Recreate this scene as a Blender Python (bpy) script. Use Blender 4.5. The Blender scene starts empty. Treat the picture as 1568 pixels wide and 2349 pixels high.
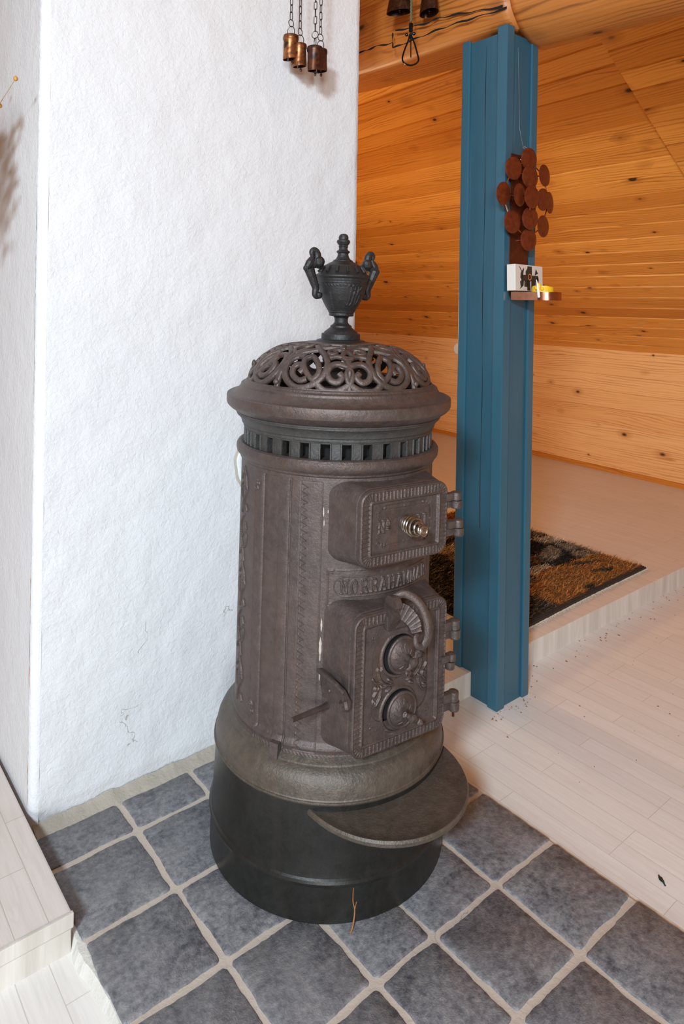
import bpy, bmesh, math, random
import numpy as np
from mathutils import Matrix, Vector
PI = math.pi
random.seed(7); RNG = np.random.default_rng(7)
S = bpy.context.scene
COL = S.collection

# ------------------------------------------------------------------ camera, world, lights, exposure
HEAD = math.radians(50.7); ROLL = math.asin(.016); CAMH = 1.35
F = Vector((math.cos(HEAD), math.sin(HEAD), 0)); R = Vector((math.sin(HEAD), -math.cos(HEAD), 0)); Z = Vector((0, 0, 1))
cd = bpy.data.cameras.new('camera'); cam = bpy.data.objects.new('camera', cd); COL.objects.link(cam)
cx_ = math.cos(ROLL) * R + math.sin(ROLL) * Z; cy_ = -math.sin(ROLL) * R + math.cos(ROLL) * Z
mw = Matrix((cx_, cy_, -F)).transposed().to_4x4(); mw.translation = Vector((0, 0, CAMH)); cam.matrix_world = mw
cd.sensor_fit = 'VERTICAL'; cd.sensor_height = 36; cd.sensor_width = 24
cd.lens = 1600 / 2349 * 36; cd.shift_y = -(2349 / 2 - 694) / 2349
cd.clip_start = .02; cd.clip_end = 60
S.camera = cam
S.view_settings.view_transform = 'Standard'; S.view_settings.look = 'None'
S.view_settings.gamma = 1; S.view_settings.use_curve_mapping = False
S.view_settings.exposure = 0.14

w = bpy.data.worlds.new('world'); S.world = w; w.use_nodes = True
bg = w.node_tree.nodes['Background']; bg.inputs[0].default_value = (1.0, .50, .25, 1); bg.inputs[1].default_value = .26

def area(name, loc, target, size, power, color, sy=None):
    l = bpy.data.lights.new(name, 'AREA'); l.energy = power; l.color = color; l.size = size
    if sy: l.shape = 'RECTANGLE'; l.size_y = sy
    o = bpy.data.objects.new(name, l); COL.objects.link(o); o.location = loc
    o.rotation_euler = (Vector(target) - Vector(loc)).to_track_quat('-Z', 'Y').to_euler(); return o
area('key_softbox', (-1.5, -.75, 2.35), (1.0, .8, -.5), .40, 146, (.76, .92, 1.04))
area('front_fill', (-3.2, -4.2, 1.6), (3.4, 3.0, 1.5), 1.3, 200, (.93, .97, 1.0))  # added fill light from behind the camera, lifts the ceiling and loft
lp = bpy.data.lights.new('loft_lamp', 'POINT'); lp.energy = 42; lp.color = (1.0, .66, .34); lp.shadow_soft_size = .16
lo = bpy.data.objects.new('loft_lamp', lp); COL.objects.link(lo); lo.location = (2.05, 3.75, 1.25)

# ------------------------------------------------------------------ mesh helpers
def mesh(name, v, f, mats=None, parent=None, smooth=True, mi=None, uv=None):
    me = bpy.data.meshes.new(name)
    v = np.asarray(v, float)
    if isinstance(f, np.ndarray):
        n, k = f.shape
        me.vertices.add(len(v)); me.vertices.foreach_set('co', v.ravel())
        me.loops.add(n * k); me.loops.foreach_set('vertex_index', f.ravel().astype(np.int32))
        me.polygons.add(n); me.polygons.foreach_set('loop_start', np.arange(0, n * k, k, dtype=np.int32))
        me.update(calc_edges=True); me.validate()
    else:
        me.from_pydata([tuple(p) for p in v], [], f)
    if mats is not None:
        for m in (mats if isinstance(mats, (list, tuple)) else [mats]): me.materials.append(m)
    if mi is not None: me.polygons.foreach_set('material_index', np.asarray(mi, dtype=np.int32))
    me.polygons.foreach_set('use_smooth', [smooth] * len(me.polygons))
    if uv is not None:
        l = me.uv_layers.new(name='UVMap'); li = np.zeros(len(me.loops), dtype=np.int32)
        me.loops.foreach_get('vertex_index', li); l.data.foreach_set('uv', np.asarray(uv)[li].ravel())
    me.update()
    o = bpy.data.objects.new(name, me); COL.objects.link(o)
    if parent: o.parent = parent
    return o

class MB:
    def __init__(s): s.v = []; s.f = []; s.uv = []; s.m = []
    def add(s, v, f, m=0, uv=None):
        b = len(s.v); s.v += [tuple(p) for p in v]; s.f += [tuple(i + b for i in q) for q in f]; s.m += [m] * len(f)
        s.uv += ([tuple(p) for p in uv] if uv is not None else [(p[0], p[1]) for p in v]); return s
    def box(s, a, b, m=0, bev=.0):
        bm = bmesh.new(); bmesh.ops.create_cube(bm, size=1)
        for q in bm.verts: q.co = Vector([(a[i] + b[i]) / 2 + q.co[i] * (b[i] - a[i]) for i in range(3)])
        if bev: bmesh.ops.bevel(bm, geom=bm.edges[:], offset=bev, segments=2, profile=.6, affect='EDGES')
        bm.verts.index_update(); s.add([q.co[:] for q in bm.verts], [[x.index for x in q.verts] for q in bm.faces], m); bm.free(); return s
    def tube(s, pts, r, n=8, closed=False, m=0, flat=1.0, nrm=None):
        pts = [Vector(tuple(p)) for p in pts]; k = len(pts)
        rs = r if isinstance(r, (list, tuple, np.ndarray)) else [r] * k; rs = [float(q) for q in rs]; rs += [rs[-1]] * (k - len(rs))
        v = []; up = Vector(nrm) if nrm is not None else None; prev = None
        for i, p in enumerate(pts):
            if closed: t = pts[(i + 1) % k] - pts[i - 1]
            else: t = pts[min(i + 1, k - 1)] - pts[max(i - 1, 0)]
            t.normalize()
            if prev is None:
                a = up if up is not None else (Vector((0, 0, 1)) if abs(t.z) < .9 else Vector((1, 0, 0)))
            else: a = prev if up is None else up
            b = (a - t * a.dot(t)).normalized(); prev = b; c = t.cross(b)
            for j in range(n):
                g = 2 * PI * j / n; v.append(p + rs[i] * (math.cos(g) * b * flat + math.sin(g) * c))
        f = []
        for i in range(k if closed else k - 1):
            i2 = (i + 1) % k
            for j in range(n): f.append((i * n + j, i * n + (j + 1) % n, i2 * n + (j + 1) % n, i2 * n + j))
        if not closed: f.append(tuple(range(n))[::-1]); f.append(tuple((k - 1) * n + j for j in range(n)))
        return s.add(v, f, m)
    def lathe(s, prof, n=64, c=(0, 0, 0), m=0, axis=None):
        v = []; f = []
        M_ = Matrix.Identity(3)
        if axis is not None: M_ = Vector((0, 0, 1)).rotation_difference(Vector(axis)).to_matrix()
        for r, z in prof:
            for j in range(n):
                g = 2 * PI * j / n; v.append(Vector(c) + M_ @ Vector((r * math.cos(g), r * math.sin(g), z)))
        for i in range(len(prof) - 1):
            for j in range(n): f.append((i * n + j, i * n + (j + 1) % n, (i + 1) * n + (j + 1) % n, (i + 1) * n + j))
        return s.add(v, f, m)
    def ball(s, c, r, m=0, n=12, sc=(1, 1, 1)):
        v = []; f = []; h = n // 2
        for i in range(h + 1):
            a = PI * i / h
            for j in range(n):
                g = 2 * PI * j / n; v.append((c[0] + sc[0] * r * math.sin(a) * math.cos(g), c[1] + sc[1] * r * math.sin(a) * math.sin(g), c[2] + sc[2] * r * math.cos(a)))
        for i in range(h):
            for j in range(n): f.append((i * n + j, (i + 1) * n + j, (i + 1) * n + (j + 1) % n, i * n + (j + 1) % n))
        return s.add(v, f, m)
    def build(s, name, mat, parent=None, smooth=True, uv=False, fix=True, sharp=24):
        o = mesh(name, s.v, s.f, mat, parent, smooth, s.m, s.uv if uv else None)
        if fix:
            bm = bmesh.new(); bm.from_mesh(o.data); bmesh.ops.recalc_face_normals(bm, faces=bm.faces[:])
            if smooth:
                for e in bm.edges:
                    if len(e.link_faces) == 2 and e.calc_face_angle(0) > math.radians(sharp): e.smooth = False
            bm.to_mesh(o.data); bm.free()
        return o

def tag(o, label=None, cat=None, group=None, kind=None):
    if label: o['label'] = label
    if cat: o['category'] = cat
    if group: o['group'] = group
    if kind: o['kind'] = kind
    return o
def empty(name, loc=(0, 0, 0)):
    o = bpy.data.objects.new(name, None); COL.objects.link(o); o.location = loc; o.empty_display_size = .1; return o
def child(o):  # world-space mesh under a root that only has a location
    return o
def smoothpts(pts, k=6, closed=False):
    P = [np.array(p, float) for p in pts]; n = len(P); out = []
    rng = range(n) if closed else range(n - 1)
    for i in rng:
        p0 = P[i - 1] if (closed or i > 0) else 2 * P[0] - P[1]
        p1 = P[i]; p2 = P[(i + 1) % n]; p3 = P[(i + 2) % n] if (closed or i + 2 < n) else 2 * p2 - p1
        for j in range(k):
            t = j / k
            out.append(.5 * (2 * p1 + (p2 - p0) * t + (2 * p0 - 5 * p1 + 4 * p2 - p3) * t * t + (3 * p1 - p0 - 3 * p2 + p3) * t ** 3))
    if not closed: out.append(P[-1])
    return out
def spiral(cx, cy, r0, r1, a0, a1, n=24):
    return [(cx + (r0 + (r1 - r0) * i / n) * math.cos(a0 + (a1 - a0) * i / n), cy + (r0 + (r1 - r0) * i / n) * math.sin(a0 + (a1 - a0) * i / n)) for i in range(n + 1)]

# ------------------------------------------------------------------ materials
def mat(name, col=(.5, .5, .5), rough=.5, metal=0., spec=.5):
    m = bpy.data.materials.new(name); m.use_nodes = True; nt = m.node_tree; b = nt.nodes['Principled BSDF']
    b.inputs['Base Color'].default_value = (*col, 1); b.inputs['Roughness'].default_value = rough
    b.inputs['Metallic'].default_value = metal; b.inputs['Specular IOR Level'].default_value = spec
    return m, nt, b
def N(nt, t, **k):
    n = nt.nodes.new(t)
    for a, v in k.items():
        if a in n.inputs.keys() if hasattr(n.inputs, 'keys') else False: n.inputs[a].default_value = v
        else: setattr(n, a, v)
    return n
def coords(nt, kind='Object', scale=(1, 1, 1), rot=(0, 0, 0), loc=(0, 0, 0)):
    t = nt.nodes.new('ShaderNodeTexCoord'); m = nt.nodes.new('ShaderNodeMapping')
    m.inputs['Scale'].default_value = scale; m.inputs['Rotation'].default_value = rot; m.inputs['Location'].default_value = loc
    nt.links.new(t.outputs[kind], m.inputs[0]); return m.outputs[0]
def noise(nt, vec, scale, detail=4, rough=.55, dist=0):
    n = nt.nodes.new('ShaderNodeTexNoise'); n.inputs['Scale'].default_value = scale; n.inputs['Detail'].default_value = detail
    n.inputs['Roughness'].default_value = rough; n.inputs['Distortion'].default_value = dist
    nt.links.new(vec, n.inputs['Vector']); return n.outputs['Fac']
def ramp(nt, fac, stops):
    r = nt.nodes.new('ShaderNodeValToRGB'); e = r.color_ramp.elements
    while len(e) < len(stops): e.new(.5)
    for x, (p, c) in zip(e, stops): x.position = p; x.color = (*c, 1) if len(c) == 3 else c
    nt.links.new(fac, r.inputs[0]); return r.outputs[0]
def mix(nt, fac, a, b, typ='MIX'):
    m = nt.nodes.new('ShaderNodeMix'); m.data_type = 'RGBA'; m.blend_type = typ
    for s, x in ((m.inputs[0], fac), (m.inputs[6], a), (m.inputs[7], b)):
        if isinstance(x, (int, float)): s.default_value = x
        elif isinstance(x, tuple): s.default_value = (*x, 1)
        else: nt.links.new(x, s)
    return m.outputs[2]
def mth(nt, op, a, b=0, c=0):
    m = nt.nodes.new('ShaderNodeMath'); m.operation = op
    for s, x in zip(m.inputs, (a, b, c)):
        if isinstance(x, (int, float)): s.default_value = x
        else: nt.links.new(x, s)
    return m.outputs[0]
def bump(nt, b, h, strength, dist):
    n = nt.nodes.new('ShaderNodeBump'); n.inputs['Strength'].default_value = strength; n.inputs['Distance'].default_value = dist
    nt.links.new(h, n.inputs['Height']); nt.links.new(n.outputs[0], b.inputs['Normal'])

def iron(name, c1, c2, c3, rough=(.42, .62), metal=.35, bs=.25, big=6.):
    m, nt, b = mat(name, metal=metal)
    o = coords(nt); n1 = noise(nt, o, big, 5, .6, .4); n2 = noise(nt, o, 45, 6, .65); n3 = noise(nt, o, 350, 3, .6)
    s = coords(nt, scale=(9, 9, 1.1)); n4 = noise(nt, s, 4, 5, .6)
    base = mix(nt, ramp(nt, n1, [(.35, (0, 0, 0)), (.65, (1, 1, 1))]), c1, c2)
    base = mix(nt, ramp(nt, n4, [(.55, (0, 0, 0)), (.78, (.8, .8, .8))]), base, c3)
    base = mix(nt, .35, base, ramp(nt, n2, [(.3, tuple(x * .45 for x in c1)), (.7, tuple(min(1, x * 1.9) for x in c1))]))
    nt.links.new(base, b.inputs['Base Color'])
    r = nt.nodes.new('ShaderNodeMapRange'); r.inputs[3].default_value = rough[0]; r.inputs[4].default_value = rough[1]
    nt.links.new(n2, r.inputs[0]); nt.links.new(r.outputs[0], b.inputs['Roughness'])
    n6 = noise(nt, o, 160, 4, .7)
    base2 = mix(nt, ramp(nt, n6, [(.38, (0, 0, 0)), (.72, (.75, .75, .75))]), base, mix(nt, n2, tuple(x * .4 for x in c1), tuple(min(1, x * 1.7) for x in c2)))
    nt.links.new(base2, b.inputs['Base Color'])
    bump(nt, b, mth(nt, 'ADD', n6, mth(nt, 'MULTIPLY', n2, .8)), min(1, bs * 2.6), .0022); return m
M = {}
M['iron'] = iron('rusty_cast_iron', (.070, .055, .050), (.115, .082, .070), (.16, .068, .038), rough=(.34, .54), metal=.45)
M['iron_body'] = iron('weathered_stove_plate', (.070, .056, .052), (.112, .082, .071), (.16, .070, .040), rough=(.38, .58), metal=.42)
M['iron_dark'] = iron('blackened_cast_iron', (.020, .020, .021), (.036, .034, .034), (.05, .04, .034), rough=(.36, .54), metal=.4)
M['iron_crown'] = iron('grey_cast_iron', (.042, .040, .038), (.065, .060, .056), (.08, .055, .04), rough=(.42, .6), metal=.3)
M['skirt'] = iron('black_sheet_skirt', (.013, .013, .012), (.022, .021, .018), (.035, .028, .02), rough=(.27, .42), metal=.25, bs=.06, big=4)
M['shelf'] = iron('brown_ash_shelf', (.060, .050, .040), (.12, .095, .074), (.13, .09, .062), rough=(.34, .52), metal=.3)
M['soot'] = mat('soot', (.004, .004, .004), .95)[0]
M['steel'] = mat('spring_steel', (.33, .28, .22), .28, .95)[0]
M['flake'] = mat('old_white_paint', (.42, .36, .30), .8)[0]

def plaster(name, col, bs=1.0):
    m, nt, b = mat(name, col, .75, spec=.25); o = coords(nt)
    n1 = noise(nt, o, 85, 4, .62, .6); n2 = noise(nt, o, 14, 3, .5); n3 = noise(nt, o, 2.5, 3, .5)
    c = mix(nt, ramp(nt, n3, [(.35, (0, 0, 0)), (.7, (1, 1, 1))]), col, tuple(x * .965 for x in col))
    # fine hairline cracks (edges of a distorted cell pattern), only in a few patches
    d = nt.nodes.new('ShaderNodeVectorMath'); d.operation = 'ADD'
    nn = nt.nodes.new('ShaderNodeTexNoise'); nn.inputs['Scale'].default_value = 7; nn.inputs['Detail'].default_value = 5; nt.links.new(o, nn.inputs['Vector'])
    sc = nt.nodes.new('ShaderNodeVectorMath'); sc.operation = 'SCALE'; sc.inputs['Scale'].default_value = .28
    nt.links.new(nn.outputs['Color'], sc.inputs[0]); nt.links.new(o, d.inputs[0]); nt.links.new(sc.outputs[0], d.inputs[1])
    v = nt.nodes.new('ShaderNodeTexVoronoi'); v.feature = 'DISTANCE_TO_EDGE'; v.inputs['Scale'].default_value = 3.4; nt.links.new(d.outputs[0], v.inputs['Vector'])
    cr = mth(nt, 'LESS_THAN', v.outputs['Distance'], .0045)
    msk = mth(nt, 'GREATER_THAN', noise(nt, o, 3.1, 2, .5), .60)
    sp = nt.nodes.new('ShaderNodeSeparateXYZ'); nt.links.new(o, sp.inputs[0])
    low = mth(nt, 'LESS_THAN', sp.outputs[2], .75)
    crk = mth(nt, 'MULTIPLY', cr, mth(nt, 'MULTIPLY', msk, low))
    c = mix(nt, mth(nt, 'MULTIPLY', crk, .6), c, (.25, .23, .22))
    nt.links.new(c, b.inputs['Base Color'])
    h = mth(nt, 'ADD', n1, mth(nt, 'MULTIPLY', n2, 1.6)); h = mth(nt, 'SUBTRACT', h, crk)
    bump(nt, b, h, .55 * bs, .0045); return m
M['plaster'] = plaster('rough_white_plaster', (.70, .71, .725))
M['mortar'] = plaster('grey_beige_mortar', (.40, .36, .30))
M['grout'] = plaster('beige_grout', (.52, .45, .38), .6)
M['mortar_white'] = plaster('whitish_mortar_edge', (.62, .60, .55))

def wood(name, dark, mid, light, knots=.72, gloss=.32, rings=1.0, knotc=(.035, .012, .005)):
    m, nt, b = mat(name, mid, gloss); uv = coords(nt, 'UV')
    sx = nt.nodes.new('ShaderNodeSeparateXYZ'); nt.links.new(uv, sx.inputs[0])
    u, v = sx.outputs[0], sx.outputs[1]
    def vec(a, b_):
        c = nt.nodes.new('ShaderNodeCombineXYZ'); nt.links.new(a, c.inputs[0]); nt.links.new(b_, c.inputs[1]); return c.outputs[0]
    fine = noise(nt, vec(mth(nt, 'MULTIPLY', u, 3.), mth(nt, 'MULTIPLY', v, 190.)), 1, 4, .6)
    warp = noise(nt, vec(mth(nt, 'MULTIPLY', u, 1.1), mth(nt, 'MULTIPLY', v, 7.)), 1, 3, .5)
    # growth rings: sine of (v + warp)
    ph = mth(nt, 'ADD', mth(nt, 'MULTIPLY', v, 330.), mth(nt, 'MULTIPLY', warp, 42.))
    ring = mth(nt, 'MULTIPLY_ADD', mth(nt, 'SINE', ph), .5, .5)
    ring = mth(nt, 'POWER', ring, 4.0)
    ringm = mth(nt, 'MULTIPLY', ring, ramp(nt, noise(nt, vec(mth(nt, 'MULTIPLY', u, 1.3), mth(nt, 'MULTIPLY', v, 14.)), 1, 2, .5), [(.40, (.12, .12, .12)), (.62, (.75, .75, .75))]))
    t3 = nt.nodes.new('ShaderNodeAttribute'); t3.attribute_name = 'tone'
    base = mix(nt, t3.outputs['Fac'], mid, light)
    base = mix(nt, mth(nt, 'MULTIPLY', ringm, .95 * rings), base, dark)
    base = mix(nt, ramp(nt, fine, [(.45, (0, 0, 0)), (.85, (.45, .45, .45))]), base, dark)
    # knots
    vo = nt.nodes.new('ShaderNodeTexVoronoi'); vo.inputs['Scale'].default_value = 1
    nt.links.new(vec(mth(nt, 'MULTIPLY', u, 5.2), mth(nt, 'MULTIPLY', v, 9.0)), vo.inputs['Vector'])
    col = nt.nodes.new('ShaderNodeSeparateColor'); nt.links.new(vo.outputs['Color'], col.inputs[0])
    sel = mth(nt, 'LESS_THAN', col.outputs[0], knots)
    size = mth(nt, 'MULTIPLY_ADD', mth(nt, 'POWER', col.outputs[1], 2.0), .105, .050)
    k = nt.nodes.new('ShaderNodeMapRange'); nt.links.new(mth(nt, 'DIVIDE', vo.outputs['Distance'], size), k.inputs[0])
    k.inputs[1].default_value = .75; k.inputs[2].default_value = 1.25; k.inputs[3].default_value = 1; k.inputs[4].default_value = 0
    k2 = nt.nodes.new('ShaderNodeMapRange'); nt.links.new(mth(nt, 'DIVIDE', vo.outputs['Distance'], size), k2.inputs[0])
    k2.inputs[1].default_value = 1.; k2.inputs[2].default_value = 3.2; k2.inputs[3].default_value = .55; k2.inputs[4].default_value = 0
    base = mix(nt, mth(nt, 'MULTIPLY', k2.outputs[0], sel), base, dark)
    base = mix(nt, mth(nt, 'MULTIPLY', k.outputs[0], sel), base, knotc)
    nt.links.new(base, b.inputs['Base Color'])
    bump(nt, b, mth(nt, 'ADD', fine, ring), .12, .001); return m
M['pine_ceiling'] = wood('lacquered_pine_ceiling', (.30, .085, .010), (.58, .205, .028), (.86, .385, .075))
M['pine_wall'] = wood('pale_pine_wall', (.46, .17, .045), (.80, .41, .155), (.88, .50, .21), knots=.4)
M['log'] = wood('old_pine_log', (.15, .038, .008), (.50, .160, .028), (.64, .25, .055), knots=.4, gloss=.42, rings=1.0)

def floorvinyl(name, c1, c2, c3, warm=0):
    m, nt, b = mat(name, c1, .38, spec=.4); o = coords(nt)
    sx = nt.nodes.new('ShaderNodeSeparateXYZ'); nt.links.new(o, sx.inputs[0])
    c = nt.nodes.new('ShaderNodeCombineXYZ'); nt.links.new(sx.outputs[1], c.inputs[0]); nt.links.new(sx.outputs[0], c.inputs[1])
    br = nt.nodes.new('ShaderNodeTexBrick'); br.offset = .37; br.offset_frequency = 3; nt.links.new(c.outputs[0], br.inputs['Vector'])
    br.inputs['Scale'].default_value = 1; br.inputs['Brick Width'].default_value = .46; br.inputs['Row Height'].default_value = .066
    br.inputs['Mortar Size'].default_value = .0011; br.inputs['Mortar Smooth'].default_value = .3; br.inputs['Bias'].default_value = 0
    br.inputs['Color1'].default_value = (*c1, 1); br.inputs['Color2'].default_value = (*c2, 1); br.inputs['Mortar'].default_value = (*c3, 1)
    g = coords(nt, scale=(110, 5, 1)); n = noise(nt, g, 1, 5, .65, .5)
    g2 = coords(nt, scale=(26, 2.2, 1)); n2 = noise(nt, g2, 1, 3, .5, 2.5)
    col = mix(nt, ramp(nt, n, [(.42, (.0, .0, .0)), (.75, (.30, .30, .30))]), br.outputs['Color'], c3)
    col = mix(nt, ramp(nt, n2, [(.45, (0, 0, 0)), (.6, (.16, .16, .16)), (.63, (.0, .0, .0))]), col, c3)
    nt.links.new(col, b.inputs['Base Color']); bump(nt, b, n, .08, .001); return m
M['floor'] = floorvinyl('pale_oak_vinyl', (.78, .76, .725), (.74, .715, .68), (.56, .52, .475))
M['floor_up'] = floorvinyl('oak_vinyl_upper', (.70, .655, .61), (.67, .62, .575), (.48, .42, .37))
m, nt, b = mat('pale_riser_vinyl', (.55, .52, .46), .5); n = noise(nt, coords(nt, scale=(22, 22, 2)), 1, 4, .6, .6)
nt.links.new(ramp(nt, n, [(.3, (.50, .465, .41)), (.7, (.70, .665, .61))]), b.inputs['Base Color']); M['riser'] = m

m, nt, b = mat('slate_grey_tile', (.1, .1, .11), .5); o = coords(nt)
n1 = noise(nt, o, 14, 5, .65, .8); n2 = noise(nt, o, 70, 5, .7); n3 = noise(nt, o, 4, 3, .5); n5 = noise(nt, o, 260, 3, .6)
c = ramp(nt, n1, [(.33, (.050, .056, .070)), (.5, (.168, .172, .186)), (.66, (.245, .24, .242))])
c = mix(nt, .42, c, ramp(nt, n2, [(.38, (.020, .023, .034)), (.52, (.18, .18, .188)), (.66, (.34, .33, .33))]))
c = mix(nt, ramp(nt, n3, [(.45, (0, 0, 0)), (.7, (.4, .4, .4))]), c, (.19, .185, .19))
nt.links.new(c, b.inputs['Base Color']); bump(nt, b, mth(nt, 'ADD', n2, mth(nt, 'MULTIPLY', n5, .5)), .6, .0035); M['tile'] = m

def bluepaint(name, c1, c2):
    m, nt, b = mat(name, c1, .26); o = coords(nt, scale=(30, 30, 1.5)); n = noise(nt, o, 3, 4, .6)
    n2 = noise(nt, coords(nt, scale=(5, 5, 1)), 6, 3, .5); n3 = noise(nt, coords(nt, scale=(120, 120, 25)), 1, 4, .7)
    c = mix(nt, n2, c1, c2); c = mix(nt, ramp(nt, n3, [(.735, (0, 0, 0)), (.76, (.8, .8, .8))]), c, (.16, .26, .33))
    nt.links.new(c, b.inputs['Base Color']); bump(nt, b, n, .22, .002); return m
M['blue'] = bluepaint('blue_painted_wood', (.018, .078, .118), (.026, .100, .148))
M['bluetrim'] = bluepaint('blue_painted_trim', (.024, .094, .140), (.030, .108, .158))

def copper(name, c, c2, rough, metal):
    m, nt, b = mat(name, c, rough, metal); n = noise(nt, coords(nt), 60, 4, .6, .3)
    nt.links.new(ramp(nt, n, [(.35, c), (.65, c2)]), b.inputs['Base Color']); bump(nt, b, n, .08, .001); return m
M['copper'] = copper('patinated_copper', (.13, .026, .008), (.20, .042, .014), .40, .5)
M['copper_dark'] = copper('dark_copper', (.085, .020, .009), (.13, .032, .013), .4, .55)
M['copper_bright'] = copper('polished_copper', (.55, .25, .15), (.45, .19, .11), .22, 1.)
M['bell'] = copper('tarnished_bell_copper', (.06, .028, .016), (.40, .15, .05), .38, .8)
M['bell_dark'] = copper('blackened_bell_copper', (.035, .026, .024), (.16, .06, .03), .42, .8)
M['bell_black'] = copper('dark_brown_bell', (.022, .010, .006), (.10, .035, .014), .38, .7)
M['chain'] = mat('dark_steel_chain', (.09, .07, .06), .4, .9)[0]
M['black_metal'] = mat('black_metal', (.012, .013, .016), .28, .6)[0]
M['cord'] = mat('olive_cord', (.14, .13, .06), .9)[0]
M['wax'] = mat('yellow_wax', (.86, .50, .015), .45)[0]; M['wax'].node_tree.nodes['Principled BSDF'].inputs['Subsurface Weight'].default_value = .15
M['wick'] = mat('white_wick', (.75, .72, .65), .8)[0]
M['card'] = mat('white_card', (.68, .64, .58), .6)[0]
M['card_beige'] = mat('printed_card_front', (.60, .52, .46), .5)[0]
M['ink'] = iron('speckled_black_print', (.018, .017, .012), (.03, .026, .02), (.05, .04, .03), rough=(.5, .6), metal=0, bs=0, big=90)
M['orange'] = mat('orange_print', (.75, .20, .06), .5)[0]
M['white_plastic'] = mat('white_plastic', (.78, .74, .70), .4)[0]
M['straw'] = mat('dry_straw', (.55, .36, .13), .7)[0]
M['pod'] = mat('golden_seed_pod', (.50, .25, .05), .5)[0]
M['twig'] = mat('dry_brown_twig', (.30, .13, .05), .8)[0]
M['leaf'] = mat('dark_leaf_scrap', (.02, .022, .012), .8)[0]
M['wire'] = mat('thin_wire', (.35, .40, .42), .35, .7)[0]

# ------------------------------------------------------------------ setting
def struct(o): o['kind'] = 'structure'; return o
ZL, ZU = -.03, .055           # lower wooden floor, upper wooden floor; hearth top is z = 0
mb = MB(); mb.box((-.8, -1.2, ZL - .05), (4.6, 1.66, ZL)); struct(mb.build('floor', M['floor'], smooth=False))
mb = MB()
mb.box((1.577, 1.603, ZL - .02), (5.6, 7.2, ZU), 0, .0025)
mb.box((-1.0, 1.487, ZL - .02), (.508, 7.2, ZU), 0, .004)
o = mb.build('floor_upper', [M['floor_up'], M['riser']], smooth=False); struct(o)
for p in o.data.polygons:
    if p.normal.y < -.7: p.material_index = 1
mb = MB(); mb.box((-1.0, 1.481, ZU - .030), (.510, 1.490, ZU + .0015), 0, .002); struct(mb.build('trim_1', M['riser'], smooth=False))

# hearth: mortar bed, grout and hand-cut tiles
def wob(n, amp, k=5):
    x = RNG.normal(size=n); ker = np.ones(k) / k; x = np.convolve(np.r_[x, x, x], ker, 'same')[n:2 * n]; return x * amp * math.sqrt(k)
mb = MB()
ys = np.linspace(.05, 1.86, 130); ex = .517 + wob(130, .0022, 4) - .004 * np.sin(ys * 9)
v = []; f = []
for y, x in zip(ys, ex): v += [(x + .040, y, -.0045), (x + .002, y, -.007), (x - .008, y, ZL)]
for i in range(len(ys) - 1):
    for j in range(2): f.append((3 * i + j, 3 * i + 3 + j, 3 * i + 4 + j, 3 * i + 1 + j))
mb.add(v, f, 1)
mb.add([(.528, .05, -.0035), (1.5405, .05, -.0035), (1.5405, 1.9, -.0035), (.528, 1.9, -.0035), (1.5405, .05, ZL), (1.5405, 1.9, ZL)], [(0, 1, 2, 3), (1, 4, 5, 2)], 0)
bed = mb.build('floor_hearth_grout', [M['grout'], M['mortar_white']], smooth=False, fix=False); struct(bed)
xs = [.528, .736, .946, 1.112, 1.324, 1.5445]; yl = [.14, .36, .578, .798, 1.015, 1.240, 1.465, 1.690, 1.812]
mb = MB()
for i in range(len(xs) - 1):
    for j in range(len(yl) - 1):
        g = .0065
        x0, x1 = xs[i] + (g if i else -.003), xs[i + 1] - (g if i < 4 else .001); y0, y1 = yl[j] + g, yl[j + 1] - (g if j < 7 else 0)
        if i == 0: x0 += .0
        r = .010; nE = 26; P = []
        for (cx, cy, a0) in ((x1 - r, y0 + r, -PI / 2), (x1 - r, y1 - r, 0), (x0 + r, y1 - r, PI / 2), (x0 + r, y0 + r, PI)):
            for k in range(5): a = a0 + PI / 2 * k / 5; P.append((cx + r * math.cos(a), cy + r * math.sin(a)))
        P = np.array(P); Q = []
        for k in range(len(P)):
            a, b_ = P[k], P[(k + 1) % len(P)]; L = np.hypot(*(b_ - a)); n = max(1, int(L / .008))
            for q in range(n): Q.append(a + (b_ - a) * q / n)
        Q = np.array(Q); c = Q.mean(0); d = Q - c; dl = np.hypot(d[:, 0], d[:, 1])[:, None]
        Q = Q + d / dl * wob(len(Q), .0017, 9)[:, None]
        dz = RNG.uniform(-.0006, .0006); n = len(Q); v = []
        for (ins, z) in ((0, -.005), (.0008, -.0018), (.0035, 0)):
            for q, dd, l in zip(Q, d, dl): p = q - dd / l * ins; v.append((p[0], p[1], z + dz))
        f = []
        for rr in range(2):
            for k in range(n): f.append((rr * n + k, rr * n + (k + 1) % n, (rr + 1) * n + (k + 1) % n, (rr + 1) * n + k))
        f.append(tuple(2 * n + k for k in range(n))); mb.add(v, f)
struct(mb.build('floor_hearth_tiles', M['tile'], fix=False))

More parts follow.
